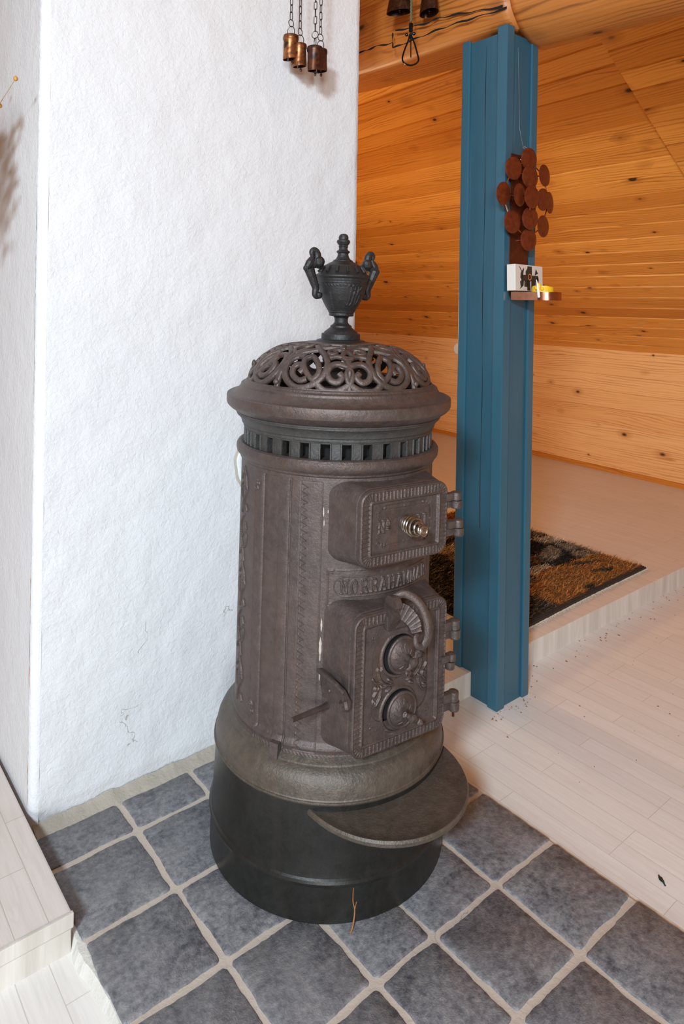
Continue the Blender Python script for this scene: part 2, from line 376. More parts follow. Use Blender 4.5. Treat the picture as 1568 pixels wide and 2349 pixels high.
# chimney block with rough plaster faces
def wallpatch(mb, p0, du, dv, nu, nv, nrm, amp, edge=None, m=0):
    h = RNG.normal(size=(nu, nv))
    for _ in range(3): h = (h + np.roll(h, 1, 0) + np.roll(h, -1, 0) + np.roll(h, 1, 1) + np.roll(h, -1, 1)) / 5
    h2 = RNG.normal(size=(nu // 8 + 2, nv // 8 + 2)); yi, xi = np.meshgrid(np.arange(nv) / 8, np.arange(nu) / 8)
    x0 = xi.astype(int); y0 = yi.astype(int); fx = xi - x0; fy = yi - y0
    hh = h2[x0, y0] * (1 - fx) * (1 - fy) + h2[x0 + 1, y0] * fx * (1 - fy) + h2[x0, y0 + 1] * (1 - fx) * fy + h2[x0 + 1, y0 + 1] * fx * fy
    H = (h * .5 + hh * .6) * amp; P0 = np.array(p0); du = np.array(du); dv = np.array(dv); nn = np.array(nrm); v = []
    for a in range(nu):
        for b in range(nv):
            u_, v_ = a / (nu - 1), b / (nv - 1); hgt = H[a, b]
            if edge: hgt += edge(u_, v_)
            v.append(P0 + du * u_ + dv * v_ + nn * hgt)
    f = [(a * nv + b, (a + 1) * nv + b, (a + 1) * nv + b + 1, a * nv + b + 1) for a in range(nu - 1) for b in range(nv - 1)]
    mb.add(v, f, m)
mb = MB(); XC0, XC1, YC = .522, 1.577, 1.85
wallpatch(mb, (XC0 + .0205, YC - .0003, -.004), (XC1 - XC0 - .0205, 0, 0), (0, 0, 3.2), 150, 380, (0, -1, 0), .0016,
          lambda u_, v_: -.010 * max(0, 1 - v_ * 3.2 / .05) - .006 * max(0, 1 - (1 - u_) / .012))
# rounded corner + side face
nv = 300; zz = np.linspace(-.004, 3.2, nv); wv = wob(nv, .0012, 9); v = []; f = []
na = 8
for i in range(nv):
    for k in range(na + 1):
        a = PI / 2 * k / na; rr = .022
        b_ = math.sin(2 * a); v.append((XC0 + rr - rr * math.sin(a) - wv[i] * .5 * b_ + RNG.normal() * .0003, YC + rr - rr * math.cos(a) + wv[i] * .4 * b_, zz[i]))
for i in range(nv - 1):
    for k in range(na): f.append((i * (na + 1) + k, i * (na + 1) + k + 1, (i + 1) * (na + 1) + k + 1, (i + 1) * (na + 1) + k))
mb.add(v, f)
wallpatch(mb, (XC0 - .0003, YC + .0205, -.004), (-.012, 2.3, 0), (0, 0, 3.2), 120, 200, (-1, 0, 0), .0012)
mb.add([(XC1, YC + .006, -.03), (XC1, YC + 2.3, -.03), (XC1, YC + 2.3, 3.2), (XC1, YC + .006, 3.2), (XC0 - .012, YC + 2.32, -.03), (XC0 - .012, YC + 2.32, 3.2)], [(0, 1, 2, 3), (1, 4, 5, 2)])
mb.add([(XC0, YC, 3.2), (XC1, YC, 3.2), (XC1, YC + 2.3, 3.2), (XC0, YC + 2.3, 3.2)], [(0, 1, 2, 3)])
struct(mb.build('wall_chimney', M['plaster'], fix=False))
# mortar strip along the foot of the chimney
mb = MB(); nx = 160; X = np.linspace(.53, 1.56, nx); e0 = wob(nx, .0018, 6); e1 = wob(nx, .0020, 5); v = []; f = []
for i in range(nx): v += [(X[i], 1.807 + e0[i], -.004), (X[i], 1.816 + e0[i], .001 + e1[i] * .3), (X[i], 1.838, .004 + e1[i] * .5), (X[i], 1.853, .012 + e1[i])]
for i in range(nx - 1):
    for j in range(3): f.append((4 * i + j, 4 * i + 4 + j, 4 * i + 5 + j, 4 * i + 1 + j))
mb.add(v, f); struct(mb.build('trim_2', M['mortar'], fix=False))

# panelled boards
def boards(mb, o, along, up, nrm, length, edges, gap=.0045, tone=(0, 1), depth=.006, m=0):
    o, along, up, nrm = (np.array(x, float) for x in (o, along, up, nrm)); tones = []
    for (a, b_) in zip(edges[:-1], edges[1:]):
        offu, offv = RNG.uniform(0, 40), RNG.uniform(0, 40); t = RNG.uniform(*tone)
        prof = [(a, -depth), (a + gap * .3, 0), (b_ - gap, 0), (b_, -depth)]
        for L0, L1 in ((0., length),):
            v = []; uv = []
            for L in (L0, L1):
                for (s, d) in prof: v.append(o + along * L + up * s + nrm * d); uv.append((L + offu, s + offv))
            mb.add(v, [(j, j + 1, j + 5, j + 4) for j in range(3)], m, uv); tones += [t] * len(v)
    return tones
def settone(o, tones):
    a = o.data.attributes.new('tone', 'FLOAT', 'POINT'); a.data.foreach_set('value', np.array(tones, dtype=np.float32))
G = Vector((.058, 1, 0)).normalized(); HH = Vector((-G.y, G.x, 0))
KX = lambda y: 4.93 + .058 * y
KO = Vector((KX(-1.2), -1.2, ZU)); LEN = 8.2
mb = MB(); ed = [0, .042] + [.042 + .1285 * k for k in range(1, 7)] + [.957 - .069, .966]
ed = sorted(set([0, .05] + [.957 - .069 - .1285 * k for k in range(0, 7)] + [.975])); ed = [e for e in ed if e == 0 or e > .04]
t = boards(mb, KO, G, Z, HH, LEN, ed, gap=.003, depth=.004)
o = mb.build('wall_right', M['pine_wall'], smooth=False, uv=True, fix=False); settone(o, t); struct(o)
mb = MB(); b0 = KO + HH * .012; v = [b0, b0 + G * LEN, b0 + G * LEN + Z * .032, b0 + Z * .032, KO, KO + G * LEN, KO + G * LEN + Z * .038, KO + Z * .038]
mb.add(v, [(0, 1, 2, 3), (3, 2, 6, 7)], 0, [(0, 0), (8, 0), (8, .03), (0, .03)] * 2)
o = mb.build('baseboard_right', M['pine_ceiling'], smooth=False, uv=True, fix=False); settone(o, [.0] * 8); struct(o)
SL = math.radians(35); UP = HH * math.cos(SL) + Z * math.sin(SL); CN = UP.cross(G).normalized()
if CN.z > 0: CN = -CN
CO = Vector((KX(3.6), 3.6, 1.012)) + UP * -.012
gs = -2.045
mb = MB(); ed = [.0, .097 + .012] + [.109 + .1213 * k for k in range(1, 44)]
t = boards(mb, CO + G * gs, G, UP, CN, 9.0, ed, gap=.0095, depth=.012)
ed2 = [-.10 + .1213 * k + .045 for k in range(0, 44)]
t += boards(mb, CO + G * (gs - 3.2) + CN * .014, G, UP, CN, 3.195, ed2, gap=.0095, depth=.012)
v = [CO + G * (gs - .005) + CN * -.01 + UP * 0, CO + G * (gs - .005) + CN * .007, CO + G * (gs - .005) + CN * .007 + UP * 5, CO + G * (gs - .005) - CN * .01 + UP * 5]
mb.add(v, [(0, 1, 2, 3)], 0, [(0, 0), (0, .1), (5, .1), (5, 0)]); t += [0] * 4
o = mb.build('ceiling', M['pine_ceiling'], smooth=False, uv=True, fix=False); settone(o, t); struct(o)
# gable end beyond the chimney
mb = MB(); t = boards(mb, (-1.0, 7.0, ZU), (1, 0, 0), (0, 0, 1), (0, -1, 0), 6.5, [.128 * k for k in range(38)], gap=.003)
o = mb.build('wall_back', M['pine_wall'], smooth=False, uv=True, fix=False); settone(o, t); struct(o)

# round white vent cap on the low wall
c = Vector((KX(4.54), 4.54, .917)); mb = MB()
mb.lathe([(0, .022), (.045, .021), (.055, .016), (.059, .006), (.060, 0)], 48, c, 0, HH); mb.lathe([(0, .0235), (.008, .023), (.009, .021)], 16, c, 0, HH)
tag(mb.build('vent_cap', M['white_plastic']), 'round white vent cap on the low pine wall, half behind the blue post', 'vent')

# ------------------------------------------------------------------ roof log
def logseg(name, y0, y1, c, r, mat_, squash=None, parent=None, seed=0):
    rg = np.random.default_rng(seed); n = 72; ny = int((y1 - y0) / .03) + 2; v = []; uv = []
    Y = np.linspace(y0, y1, ny); b1 = rg.uniform(0, 6, 6)
    for y in Y:
        for j in range(n + 1):
            a = 2 * PI * j / n
            rr = r * (1 + .018 * math.sin(3 * a + b1[0] + y * .8) + .012 * math.sin(5 * a + b1[1] + y * 1.7) + .012 * math.sin(2 * a + y * 2.3 + b1[2]) + .004 * math.sin(14 * a + b1[3] + 3 * y))
            x = c[0] + rr * math.cos(a) + .058 * (y - 1.5); z = c[1] + rr * math.sin(a)
            z += .075 * (y - 1.5)
            if squash: x, z = squash(x, y, z, a)
            v.append((x, y, z)); uv.append((y + seed * 3.7, a * r + seed))
    f = [(i * (n + 1) + j, i * (n + 1) + j + 1, (i + 1) * (n + 1) + j + 1, (i + 1) * (n + 1) + j) for i in range(ny - 1) for j in range(n)]
    k = len(v); v += [(c[0] + .058 * (y0 - 1.5), y0, c[1]), (c[0] + .058 * (y1 - 1.5), y1, c[1])]; uv += [(0, 0), (0, 0)]
    f += [(k, j + 1, j) for j in range(n)] + [(k + 1, (ny - 1) * (n + 1) + j, (ny - 1) * (n + 1) + j + 1) for j in range(n)]
    mb = MB(); mb.add(v, f, 0, uv); o = mb.build(name, mat_, parent, uv=True, fix=False)
    settone(o, [rg.uniform(.2, .6)] * len(v)); return o
LG = empty('roof_log', (2.1, 1.5, 2.45)); LG.location = (0, 0, 0)
tag(LG, 'thick round pine log purlin lying across the top of the blue post', 'beam')
logseg('log_end', -1.2, 1.497, (2.112, 2.448), .182, M['log'], parent=LG, seed=3)
def sq(x, y, z, a):
    zl = 2.306 + .078 * (y - 1.5) + .006 * math.sin(y * 5)
    if z < zl: z = zl + (z - zl) * .15
    return max(x, 1.915 + .015 * math.sin(y * 2.1) + .03 * (z - 2.3)), z
logseg('log_hewn_part', 1.49, 7.0, (2.085, 2.445), .182, M['log'], sq, LG, 5)
# long drying cracks and the saw joint in the hewn side
for CR in [[(2.031, 2.366), (1.907, 2.369), (1.724, 2.37), (1.487, 2.357)], [(2.021, 2.431), (1.852, 2.414), (1.761, 2.41), (1.504, 2.368)], [(2.036, 2.428), (2.032, 2.367)], [(2.24, 2.4), (2.147, 2.401), (2.035, 2.389)]]:
    mb = MB(); P_ = smoothpts([(0, y, z) for y, z in CR], 10); P_ = [(1.9150 + .015 * math.sin(p[1] * 2.1) + .03 * (p[2] - 2.3), p[1], p[2] + .0025 * math.sin(p[1] * 60)) for p in P_]
    mb.tube(P_, [.0030 + .0016 * math.sin(i * .9) for i in range(len(P_))], 6, flat=.35, nrm=(1, 0, 0)); mb.build('drying_crack', M['soot'], LG)

# ------------------------------------------------------------------ blue post
PT = empty('wooden_post', (2.006, 1.581, ZL)); tag(PT, 'square blue painted wooden post with raised corner trims standing at the step edge', 'post')
def ploc(mb, parent, name, m_, **k):
    o = mb.build(name, m_, parent, **k); o.location = -Vector(parent.location); return o
X0, X1, Y0, Y1, ZT = 1.917, 2.095, 1.482, 1.681, 2.305
mb = MB(); mb.box((X0 + .009, Y0 + .009, ZL), (X1 - .009, Y1 - .009, ZT - .02), 0, .003); ploc(mb, PT, 'timber', M['blue'], smooth=False)
for (sx, sy) in ((0, 0), (1, 0), (0, 1), (1, 1)):
    xa, ya = (X0, X1)[sx], (Y0, Y1)[sy]; dx, dy = (1, -1)[sx], (1, -1)[sy]; W = .042 if (sx, sy) == (0, 0) else .036; T = .0105
    top = {(0, 0): ZT, (0, 1): ZT - .012, (1, 0): ZT - .03, (1, 1): ZT}[(sx, sy)]
    P = [(xa, ya), (xa + dx * W, ya), (xa + dx * W, ya + dy * T), (xa + dx * T, ya + dy * T), (xa + dx * T, ya + dy * W), (xa, ya + dy * W)]
    v = [(p[0], p[1], z) for z in (ZL, top) for p in P]
    mb = MB(); mb.add(v, [tuple(range(6)), tuple(range(6, 12))] + [(i, (i + 1) % 6, 6 + (i + 1) % 6, 6 + i) for i in range(6)])
    o = ploc(mb, PT, 'corner_trim', M['bluetrim'], smooth=False); bv = o.modifiers.new('b', 'BEVEL'); bv.width = .0032; bv.segments = 2
# drying crack in the left face
mb = MB(); ys_ = [1.573 + .002 * math.sin(i * .7) + .0008 * i / 4 for i in range(24)]; v = []
for i, y in enumerate(ys_):
    z = ZL + .6 + (ZT - .65 - ZL) * i / 23; ww = .0010 + .0006 * math.sin(i * 1.3); v += [(X0 + .0086, y - ww, z), (X0 + .0086, y + ww, z)]
mb.add(v, [(2 * i, 2 * i + 1, 2 * i + 3, 2 * i + 2) for i in range(23)]); ploc(mb, PT, 'drying_crack', M['soot'], smooth=False, fix=False)

# ------------------------------------------------------------------ cast iron stove
ST = empty('cast_iron_stove')
LC = Vector((0, 0, 0)) + F * 1.81 - R * .019; LC.z = 0
ez = (Z + .0135 * R).normalized(); x0_ = Vector((math.cos(math.radians(-6.3)), math.sin(math.radians(-6.3)), 0))
ex_ = (x0_ - ez * x0_.dot(ez)).normalized(); ey_ = ez.cross(ex_)
mw = Matrix((ex_, ey_, ez)).transposed().to_4x4(); mw.translation = LC; ST.matrix_world = mw
tag(ST, 'tall rusty cylindrical cast iron stove with pierced dome and urn standing on grey tiles', 'stove')

def segd(P, pts):
    pts = np.asarray(pts, float); D = np.full(len(P), 1e9)
    for a, b in zip(pts[:-1], pts[1:]):
        ab = b - a; L = (ab @ ab) + 1e-12; t = np.clip(((P - a) @ ab) / L, 0, 1); d = P - a - t[:, None] * ab
        D = np.minimum(D, np.hypot(d[:, 0], d[:, 1]))
    return D
def relief(P, strokes):
    H = np.zeros(len(P))
    for pts, w, a in strokes:
        pts = np.asarray(pts, float); lo = pts.min(0) - w; hi = pts.max(0) + w
        k = np.where((P[:, 0] > lo[0]) & (P[:, 0] < hi[0]) & (P[:, 1] > lo[1]) & (P[:, 1] < hi[1]))[0]
        if len(k) == 0: continue
        d = segd(P[k], pts); h = 1.35 * a * np.sqrt(np.clip(1 - (d / w) ** 2, 0, 1))
        H[k] = np.where(np.abs(h) > np.abs(H[k]), h, H[k])
    return H
# slab letters in a unit box (width .8, height 1)
def LET(ch):
    s = lambda x, y, w=.13: [(x - w, y), (x + w, y)]
    return {'N': [[(.15, 0), (.15, 1)], [(.15, 1), (.65, 0)], [(.65, 0), (.65, 1)], s(.15, 0), s(.12, 1), s(.65, 1)],
            'O': [[(.4 + .26 * math.cos(a), .5 + .5 * math.sin(a)) for a in np.linspace(0, 2 * PI, 17)]],
            'R': [[(.18, 0), (.18, 1)], [(.18, 1), (.45, 1), (.62, .9), (.64, .74), (.56, .58), (.45, .52), (.18, .52)], [(.45, .52), (.62, .3), (.66, 0)], s(.18, 0), s(.68, 0, .1)],
            'A': [[(.12, 0), (.4, 1), (.68, 0)], [(.22, .35), (.58, .35)], s(.12, 0), s(.68, 0), s(.38, 1, .1)],
            'H': [[(.15, 0), (.15, 1)], [(.65, 0), (.65, 1)], [(.15, .5), (.65, .5)], s(.15, 0), s(.15, 1), s(.65, 0), s(.65, 1)],
            'M': [[(.1, 0), (.1, 1), (.4, .1), (.7, 1), (.7, 0)], s(.1, 0, .1), s(.7, 0, .1), s(.08, 1, .1), s(.72, 1, .1)],
            '1': [[(.4, 0), (.4, 1)], s(.4, 0, .2), s(.38, 1, .16)],
            'o': [[(.4 + .2 * math.cos(a), .72 + .27 * math.sin(a)) for a in np.linspace(0, 2 * PI, 13)], [(.2, .3), (.6, .3)], [(.2, .14), (.6, .14)]]}[ch]
def text(s, x, z, h, adv, wx, w, a):
    out = []
    for i, c in enumerate(s):
        for st in LET(c): out.append(([(x + adv * i + p[0] * wx, z + p[1] * h) for p in st], w, a))
    return out
def sm(a, b, x): t = np.clip((x - a) / (b - a), 0, 1); return t * t * (3 - 2 * t)

# --- drum
RB = .245
prof = np.array([(.2, .961), (.243, .958), (RB, .955), (RB, .950), (RB, .360), (.2468, .356), (.2505, .351), (.2515, .346), (.2500, .340), (.2495, .336), (.2510, .318), (.2560, .314), (.2590, .309), (.2590, .303), (.2620, .300)])
zf = np.arange(.952, .352, -.00115); zf = np.r_[[.961, .958, .955], zf, np.linspace(.352, .300, 46)]
rz = np.interp(-zf, -prof[:, 1], prof[:, 0])
th = np.radians(np.r_[np.arange(-150, -112, 1.), np.arange(-112, 46, .30), np.arange(46, 210, 1.5)])
TH, ZF = np.meshgrid(th, zf, indexing='ij'); A = np.degrees(TH).ravel(); z_ = ZF.ravel()
P = np.c_[TH.ravel() * RB, z_]; aa = np.abs(A); H = np.zeros(len(P))
inz = sm(.340, .3415 + .02, z_) * sm(.9470, .9445, z_)
H += -.0034 * sm(77.2, 76.8, aa) * sm(64.9, 65.6, aa) * ((z_ > .352) & (z_ < .946))            # sunk side panel
H += .0022 * np.sqrt(np.clip(1 - ((aa - 61.8) / 3.4) ** 2, 0, 1)) * ((z_ > .345) & (z_ < .944))    # half round strip
H += -.0045 * np.clip(1 - np.abs(aa - 57.9) / .55, 0, 1) * (z_ < .948)                           # panel seam
H += .0016 * np.clip(1 - np.abs(aa - 78.2) / .7, 0, 1) * (z_ < .946)
H += .0013 * np.clip(1 - np.abs(aa - 84.6) / .5, 0, 1) * ((z_ < .90) & (z_ > .40))
rad = lambda d: math.radians(d) * RB
strokes = []
for sg in (-1, 1):
    x0, x1 = sg * rad(51.8), sg * rad(40.2)
    strokes.append(([(x0, .340), (x0, .944), (x1, .944), (x1, .340), (x0, .340)], .0011, -.0013))
    k = 0; zt = .938
    while zt > .352:
        xa, xb = x0 + sg * -.0022, x0 + sg * -.0180
        # toothed border: pointed raised teeth
        T = [(xa, zt), (xb, zt - .0075), (xa, zt - .0150)]
        kk = np.where((np.abs(P[:, 0] - (xa + xb) / 2) < .0105) & (z_ < zt) & (z_ > zt - .0150))[0]
        fr = 1 - np.abs((zt - .0075 - z_[kk]) / .0075); u_ = (P[kk, 0] - xa) / (xb - xa)
        H[kk] += -.0026 * sm(.0, .22, fr - u_) * (u_ > 0)
        zt -= .0172
# thin frame round the nameplate and leaf marks at its corners
fx = rad(36)
for zq in (.749, .669): strokes.append(([(-fx + .02, zq), (fx - .02, zq)], .0012, .0013))
for sg in (-1, 1):
    strokes.append(([(sg * fx, .682), (sg * fx, .736)], .0012, .0013))
    for zq, dz in ((.749, -1), (.669, 1)):
        strokes.append(([(sg * fx, zq + dz * .010), (sg * fx, zq), (sg * (fx - .012), zq)], .0022, .0018))
        strokes.append(([(sg * (fx - .004), zq + dz * .004), (sg * (fx - .010), zq + dz * .006)], .0018, .0018))
# arabesque panels
for sg in (-1, 1):
    cxn = sg * rad(99)
    for k in range(5):
        zc = .88 - .115 * k; s2 = 1 if k % 2 == 0 else -1
        strokes.append((smoothpts([(cxn - s2 * .003, zc + .06), (cxn + s2 * .016, zc + .035), (cxn + s2 * .017, zc + .005), (cxn, zc - .02), (cxn - s2 * .010, zc - .05)], 5), .0032, .0032))
        strokes.append((spiral(cxn + s2 * .012, zc + .012, .011, .003, 0, s2 * 4.6, 18), .0026, .0030))
        strokes.append((smoothpts([(cxn, zc - .02), (cxn - s2 * .017, zc - .012), (cxn - s2 * .022, zc + .012), (cxn - s2 * .014, zc + .020)], 5), .0026, .0026))
        strokes.append(([(cxn + s2 * .015, zc - .03), (cxn + s2 * .022, zc - .040)], .0042, .0034))
        strokes.append(([(cxn - s2 * .02, zc + .03), (cxn - s2 * .012, zc + .042)], .0034, .003))
    for zq, dz in ((.905, -1), (.395, 1)):
        xx = sg * rad(84.6)
        strokes.append((spiral(xx - sg * .004, zq, .009, .002, 0, 5, 16), .0022, .0024)); strokes.append((spiral(xx - sg * .014, zq + dz * -.014, .007, .002, 2, 7, 16), .0022, .0022))
H += relief(P, strokes)
# hatched foot band
hb = (z_ < .335) & (z_ > .319); H += hb * .0013 * np.abs(((A / 2.1 + (z_ - .319) / .010) % 1) * 2 - 1)
rr = rz[None, :].repeat(len(th), 0).ravel() + H
V = np.c_[rr * np.sin(TH.ravel()), -rr * np.cos(TH.ravel()), z_]
na_, nb_ = TH.shape; I = np.arange(na_ * nb_).reshape(na_, nb_); I2 = np.roll(I, -1, 0)
FQ = np.stack([I[:, :-1].ravel(), I[:, 1:].ravel(), I2[:, 1:].ravel(), I2[:, :-1].ravel()], 1)
drum = mesh('drum', V, FQ, M['iron_body'], ST)

# --- foot, skirt
mb = MB(); mb.lathe([(.250, .330), (.2615, .3215), (.2625, .318), (.264, .317), (.272, .3125), (.280, .303), (.2855, .291), (.2885, .277), (.2900, .2630), (.2915, .2605), (.2935, .2600), (.2940, .2565), (.2925, .2530), (.2885, .2515)], 160)
mb.build('base_moulding', M['shelf'], ST)
mb = MB(); mb.lathe([(.285, .256), (.2885, .2535), (.2895, .22), (.2915, .16), (.2945, .106), (.2960, .0975), (.2995, .0940), (.3015, .0885), (.3000, .0825), (.2970, .0790), (.2965, .07), (.2975, .002), (.2965, .0), (.285, .0)], 160)
mb.build('skirt', M['skirt'], ST)
# --- ash shelf
def supr(n=60, cx=.012, y0=-.19, ax=.204, ay=.226):
    return [(cx - ax * math.cos(t), y0 - ay * math.sin(t) ** .92) for t in np.linspace(0, PI, n)]
O = supr(); mb = MB(); n = len(O); v = []; c0 = (.012, -.19)
def ins(q, d): dx, dy = c0[0] - q[0], c0[1] - q[1]; L = math.hypot(dx, dy); return (q[0] + dx / L * d, q[1] + dy / L * d)
for d, z in ((.02, .226), (.004, .2265), (0, .231), (0, .2375), (.003, .2425), (.007, .2420), (.013, .2395), (.03, .2385), (.19, .2405)):
    for q in O: x, y = ins(q, d); v.append((x, y, z))
mb.add(v, [(i * n + j, i * n + j + 1, (i + 1) * n + j + 1, (i + 1) * n + j) for i in range(8) for j in range(n - 1)])
mb.build('ash_shelf', M['shelf'], ST)

# --- beads, vent ring, crown
mb = MB(); mb.lathe([(.240, .952), (.2455, .9545), (.2485, .958), (.2490, .962), (.2520, .9655), (.2570, .972), (.2590, .980), (.2585, .988), (.2550, .9935), (.2490, .9965), (.2440, .9960), (.2360, .9935), (.19, .9935)], 160)
mb.build('bead_ring', M['iron'], ST)
mb = MB(); mb.lathe([(.198, .99), (.198, 1.036)], 80); mb.build('inner_drum', M['soot'], ST)
mb = MB(); mb.lathe([(.225, 1.0285), (.2380, 1.0285), (.2395, 1.0300), (.2400, 1.0330), (.2430, 1.0345), (.2435, 1.0375), (.2425, 1.0400), (.2440, 1.0425), (.2470, 1.0435), (.2475, 1.0455), (.2480, 1.0480), (.2515, 1.0555), (.2570, 1.0620), (.2600, 1.0640), (.2600, 1.0670), (.2620, 1.0680), (.2625, 1.0720), (.24, 1.0730)], 160)
crown = mb.build('crown_moulding', M['iron_crown'], ST)
NS = 31
def slatmesh():
    mb = MB(); hw = math.radians(360 / NS * .29); r0, r1 = .232, .2385
    def pt(a, r, z): return (r * math.sin(a), -r * math.cos(a), z)
    A_ = np.linspace(-hw, hw, 7); prof_ = [(.0010, 0), (.0038, 1), (.0012, 2), (.0006, 3), (.0012, 4), (.0038, 5), (.0010, 6)]
    aS = [-hw, -hw * .93, -hw * .74, -hw * .66, hw * .66, hw * .74, hw * .93, hw]; hS = [0, .003, .003, .0004, .0004, .003, .003, 0]
    v = []
    for z in (.990, 1.031):
        for a, h in zip(aS, hS): v.append(pt(a, r1 + h, z))
        v.append(pt(hw * .9, r0 - .012, z)); v.append(pt(-hw * .9, r0 - .012, z))
    n = 10; mb.add(v, [(j, (j + 1) % n, n + (j + 1) % n, n + j) for j in range(n)] + [tuple(range(n)), tuple(range(n, 2 * n))]); return mb
s0 = slatmesh().build('vent_slat', M['iron_crown'], ST, smooth=False)
for k in range(NS):
    o = s0 if k == 0 else s0.copy()
    if k: COL.objects.link(o)
    o.rotation_euler = (0, 0, 2 * PI * k / NS + .02)
# --- rim
mb = MB(); mb.lathe([(.2600, 1.0720), (.2640, 1.0735), (.2690, 1.0770), (.2780, 1.0830), (.2850, 1.0900), (.2872, 1.0960), (.2872, 1.1120), (.2862, 1.1150), (.2835, 1.1165), (.2790, 1.1160), (.2700, 1.1185), (.2620, 1.1240), (.2560, 1.1310), (.2530, 1.1350), (.2520, 1.1400), (.2495, 1.1420), (.2465, 1.1415), (.2430, 1.1435), (.2410, 1.1475), (.2380, 1.1495), (.2345, 1.1490), (.2335, 1.1500), (.225, 1.1475), (.225, 1.120)], 180)
mb.build('rim', M['iron'], ST)
mb = MB(); mb.lathe([(.228, 1.10), (.10, 1.105), (0, 1.105)], 60); mb.build('inner_plate', M['soot'], ST)
# --- pierced dome
DP = smoothpts([(.2335, 1.148, 0), (.226, 1.173, 0), (.202, 1.205, 0), (.158, 1.2315, 0), (.110, 1.2405, 0), (.070, 1.2440, 0)], 12); DP = np.array(DP)[:, :2]
DL = np.r_[0, np.cumsum(np.hypot(*np.diff(DP, axis=0).T))]; DL /= DL[-1]
def dpt(a, t, off=0):
    r = np.interp(t, DL, DP[:, 0]); z = np.interp(t, DL, DP[:, 1]); e = .01
    tr = np.interp(min(t + e, 1), DL, DP[:, 0]) - np.interp(max(t - e, 0), DL, DP[:, 0]); tz = np.interp(min(t + e, 1), DL, DP[:, 1]) - np.interp(max(t - e, 0), DL, DP[:, 1])
    L = math.hypot(tr, tz) or 1; nr, nz = tz / L, -tr / L; r += nr * off; z += nz * off; g = math.radians(a)
    return Vector((r * math.sin(g), -r * math.cos(g), z)), Vector((nr * math.sin(g), -nr * math.cos(g), nz))
CURV = [([(-27, .0), (-27, .09)], .0050), ([(-31.8, .02), (-27, .075), (-25.2, .19), (-27, .30)], .0046),
        ([(-27, .30), (-33, .345), (-38, .32), (-40.5, .22), (-38, .125), (-34, .105), (-31.3, .165), (-33.2, .215)], .0058),
        ([(-27, .075), (-31.8, .02), (-37.1, -.01), (-42.8, .02), (-46.6, .085)], .0062),
        ([(-46.6, .085), (-42.3, .19), (-41.2, .34), (-44.2, .48), (-50, .60), (-56, .70), (-63, .80)], .0056),
        ([(-46.6, .085), (-52.4, .18), (-57, .30), (-58.2, .40), (-54.5, .46), (-50, .40), (-46.4, .29), (-45.8, .20), (-48.9, .11)], .0052),
        ([(-59.5, .44), (-65.5, .45), (-69.6, .36), (-69.6, .23), (-66, .11), (-59.5, .03), (-52.7, .03), (-46.6, .085)], .0060),
        ([(-52.4, .13), (-57.2, .105), (-62.4, .17), (-63.6, .27), (-60, .31), (-56.6, .26), (-58.4, .20)], .0056),
        ([(-27, .30), (-27, .42)], .0056), ([(-27, .40), (-31, .47), (-29.5, .56), (-27, .60)], .0045),
        ([(-27, .44), (-35, .48), (-41, .45)], .0045), ([(-27, .62), (-34, .66), (-41, .62), (-42, .54), (-37, .53), (-36, .58)], .0042),
        ([(-72, .16), (-70, .34), (-67, .50), (-60, .58), (-52, .64)], .0050), ([(-58, .70), (-50, .76), (-40, .78), (-27, .74)], .0045),
        ([(-72, .50), (-66, .60), (-66, .72), (-72, .80)], .0045), ([(-72, 0), (-72, .16)], .0055), ([(-27, .74), (-27, .9)], .005), ([(-72, .8), (-72, .9)], .005),
        ([(-46, .78), (-50, .9)], .0045), ([(-72, .36), (-72, .52)], .004)]
mb = MB()
def ribbon(mb, pts, w, ht=.0036):
    w *= 1.28
    pts = smoothpts([(a, t, 0) for a, t in pts], 6); n = len(pts); C_ = [dpt(p[0], max(p[1], 0)) for p in pts]; v = []
    prof_ = [(-1, -1.2), (-1, .35), (-.72, .95), (0, 1.05), (.72, .95), (1, .35), (1, -1.2)]
    for i in range(n):
        c, nn = C_[i]; t = (C_[min(i + 1, n - 1)][0] - C_[max(i - 1, 0)][0]).normalized(); s_ = t.cross(nn).normalized()
        for (u_, h) in prof_: v.append(c + s_ * u_ * w + nn * h * ht)
    k = 7; f = [(i * k + j, i * k + (j + 1) % k, (i + 1) * k + (j + 1) % k, (i + 1) * k + j) for i in range(n - 1) for j in range(k)]
    f += [tuple(range(k))[::-1], tuple((n - 1) * k + j for j in range(k))]; mb.add(v, f)
for q in range(4):
    for (pts, w_) in CURV:
        for sg in (1, -1):
            if sg == -1 and all(abs(p[0] + 27) < .1 or abs(p[0] + 72) < .1 for p in pts): continue
            ribbon(mb, [((-27 + sg * (p[0] + 27)) + 90 * q, p[1]) for p in pts], w_)
    c, nn = dpt(-72 + 90 * q, .06, .003); mb.ball(c, .0075, n=12)
    c, nn = dpt(-27 + 90 * q, .19, .002); mb.ball(c, .0085, n=12, sc=(.7, .7, 1.5))
# solid crown plate and lower band of the dome
for (ta, tb) in ((.88, 1.0), (0, .012)):
    ring = []
    for t in (ta, ta + .01, (ta + tb) / 2, tb):
        c, nn = dpt(0, t, .0045); ring.append((-c.y, c.z))
    mb.lathe([(ring[0][0], ring[0][1] - .008)] + ring, 96)
mb.build('pierced_dome', M['iron'], ST, sharp=50)
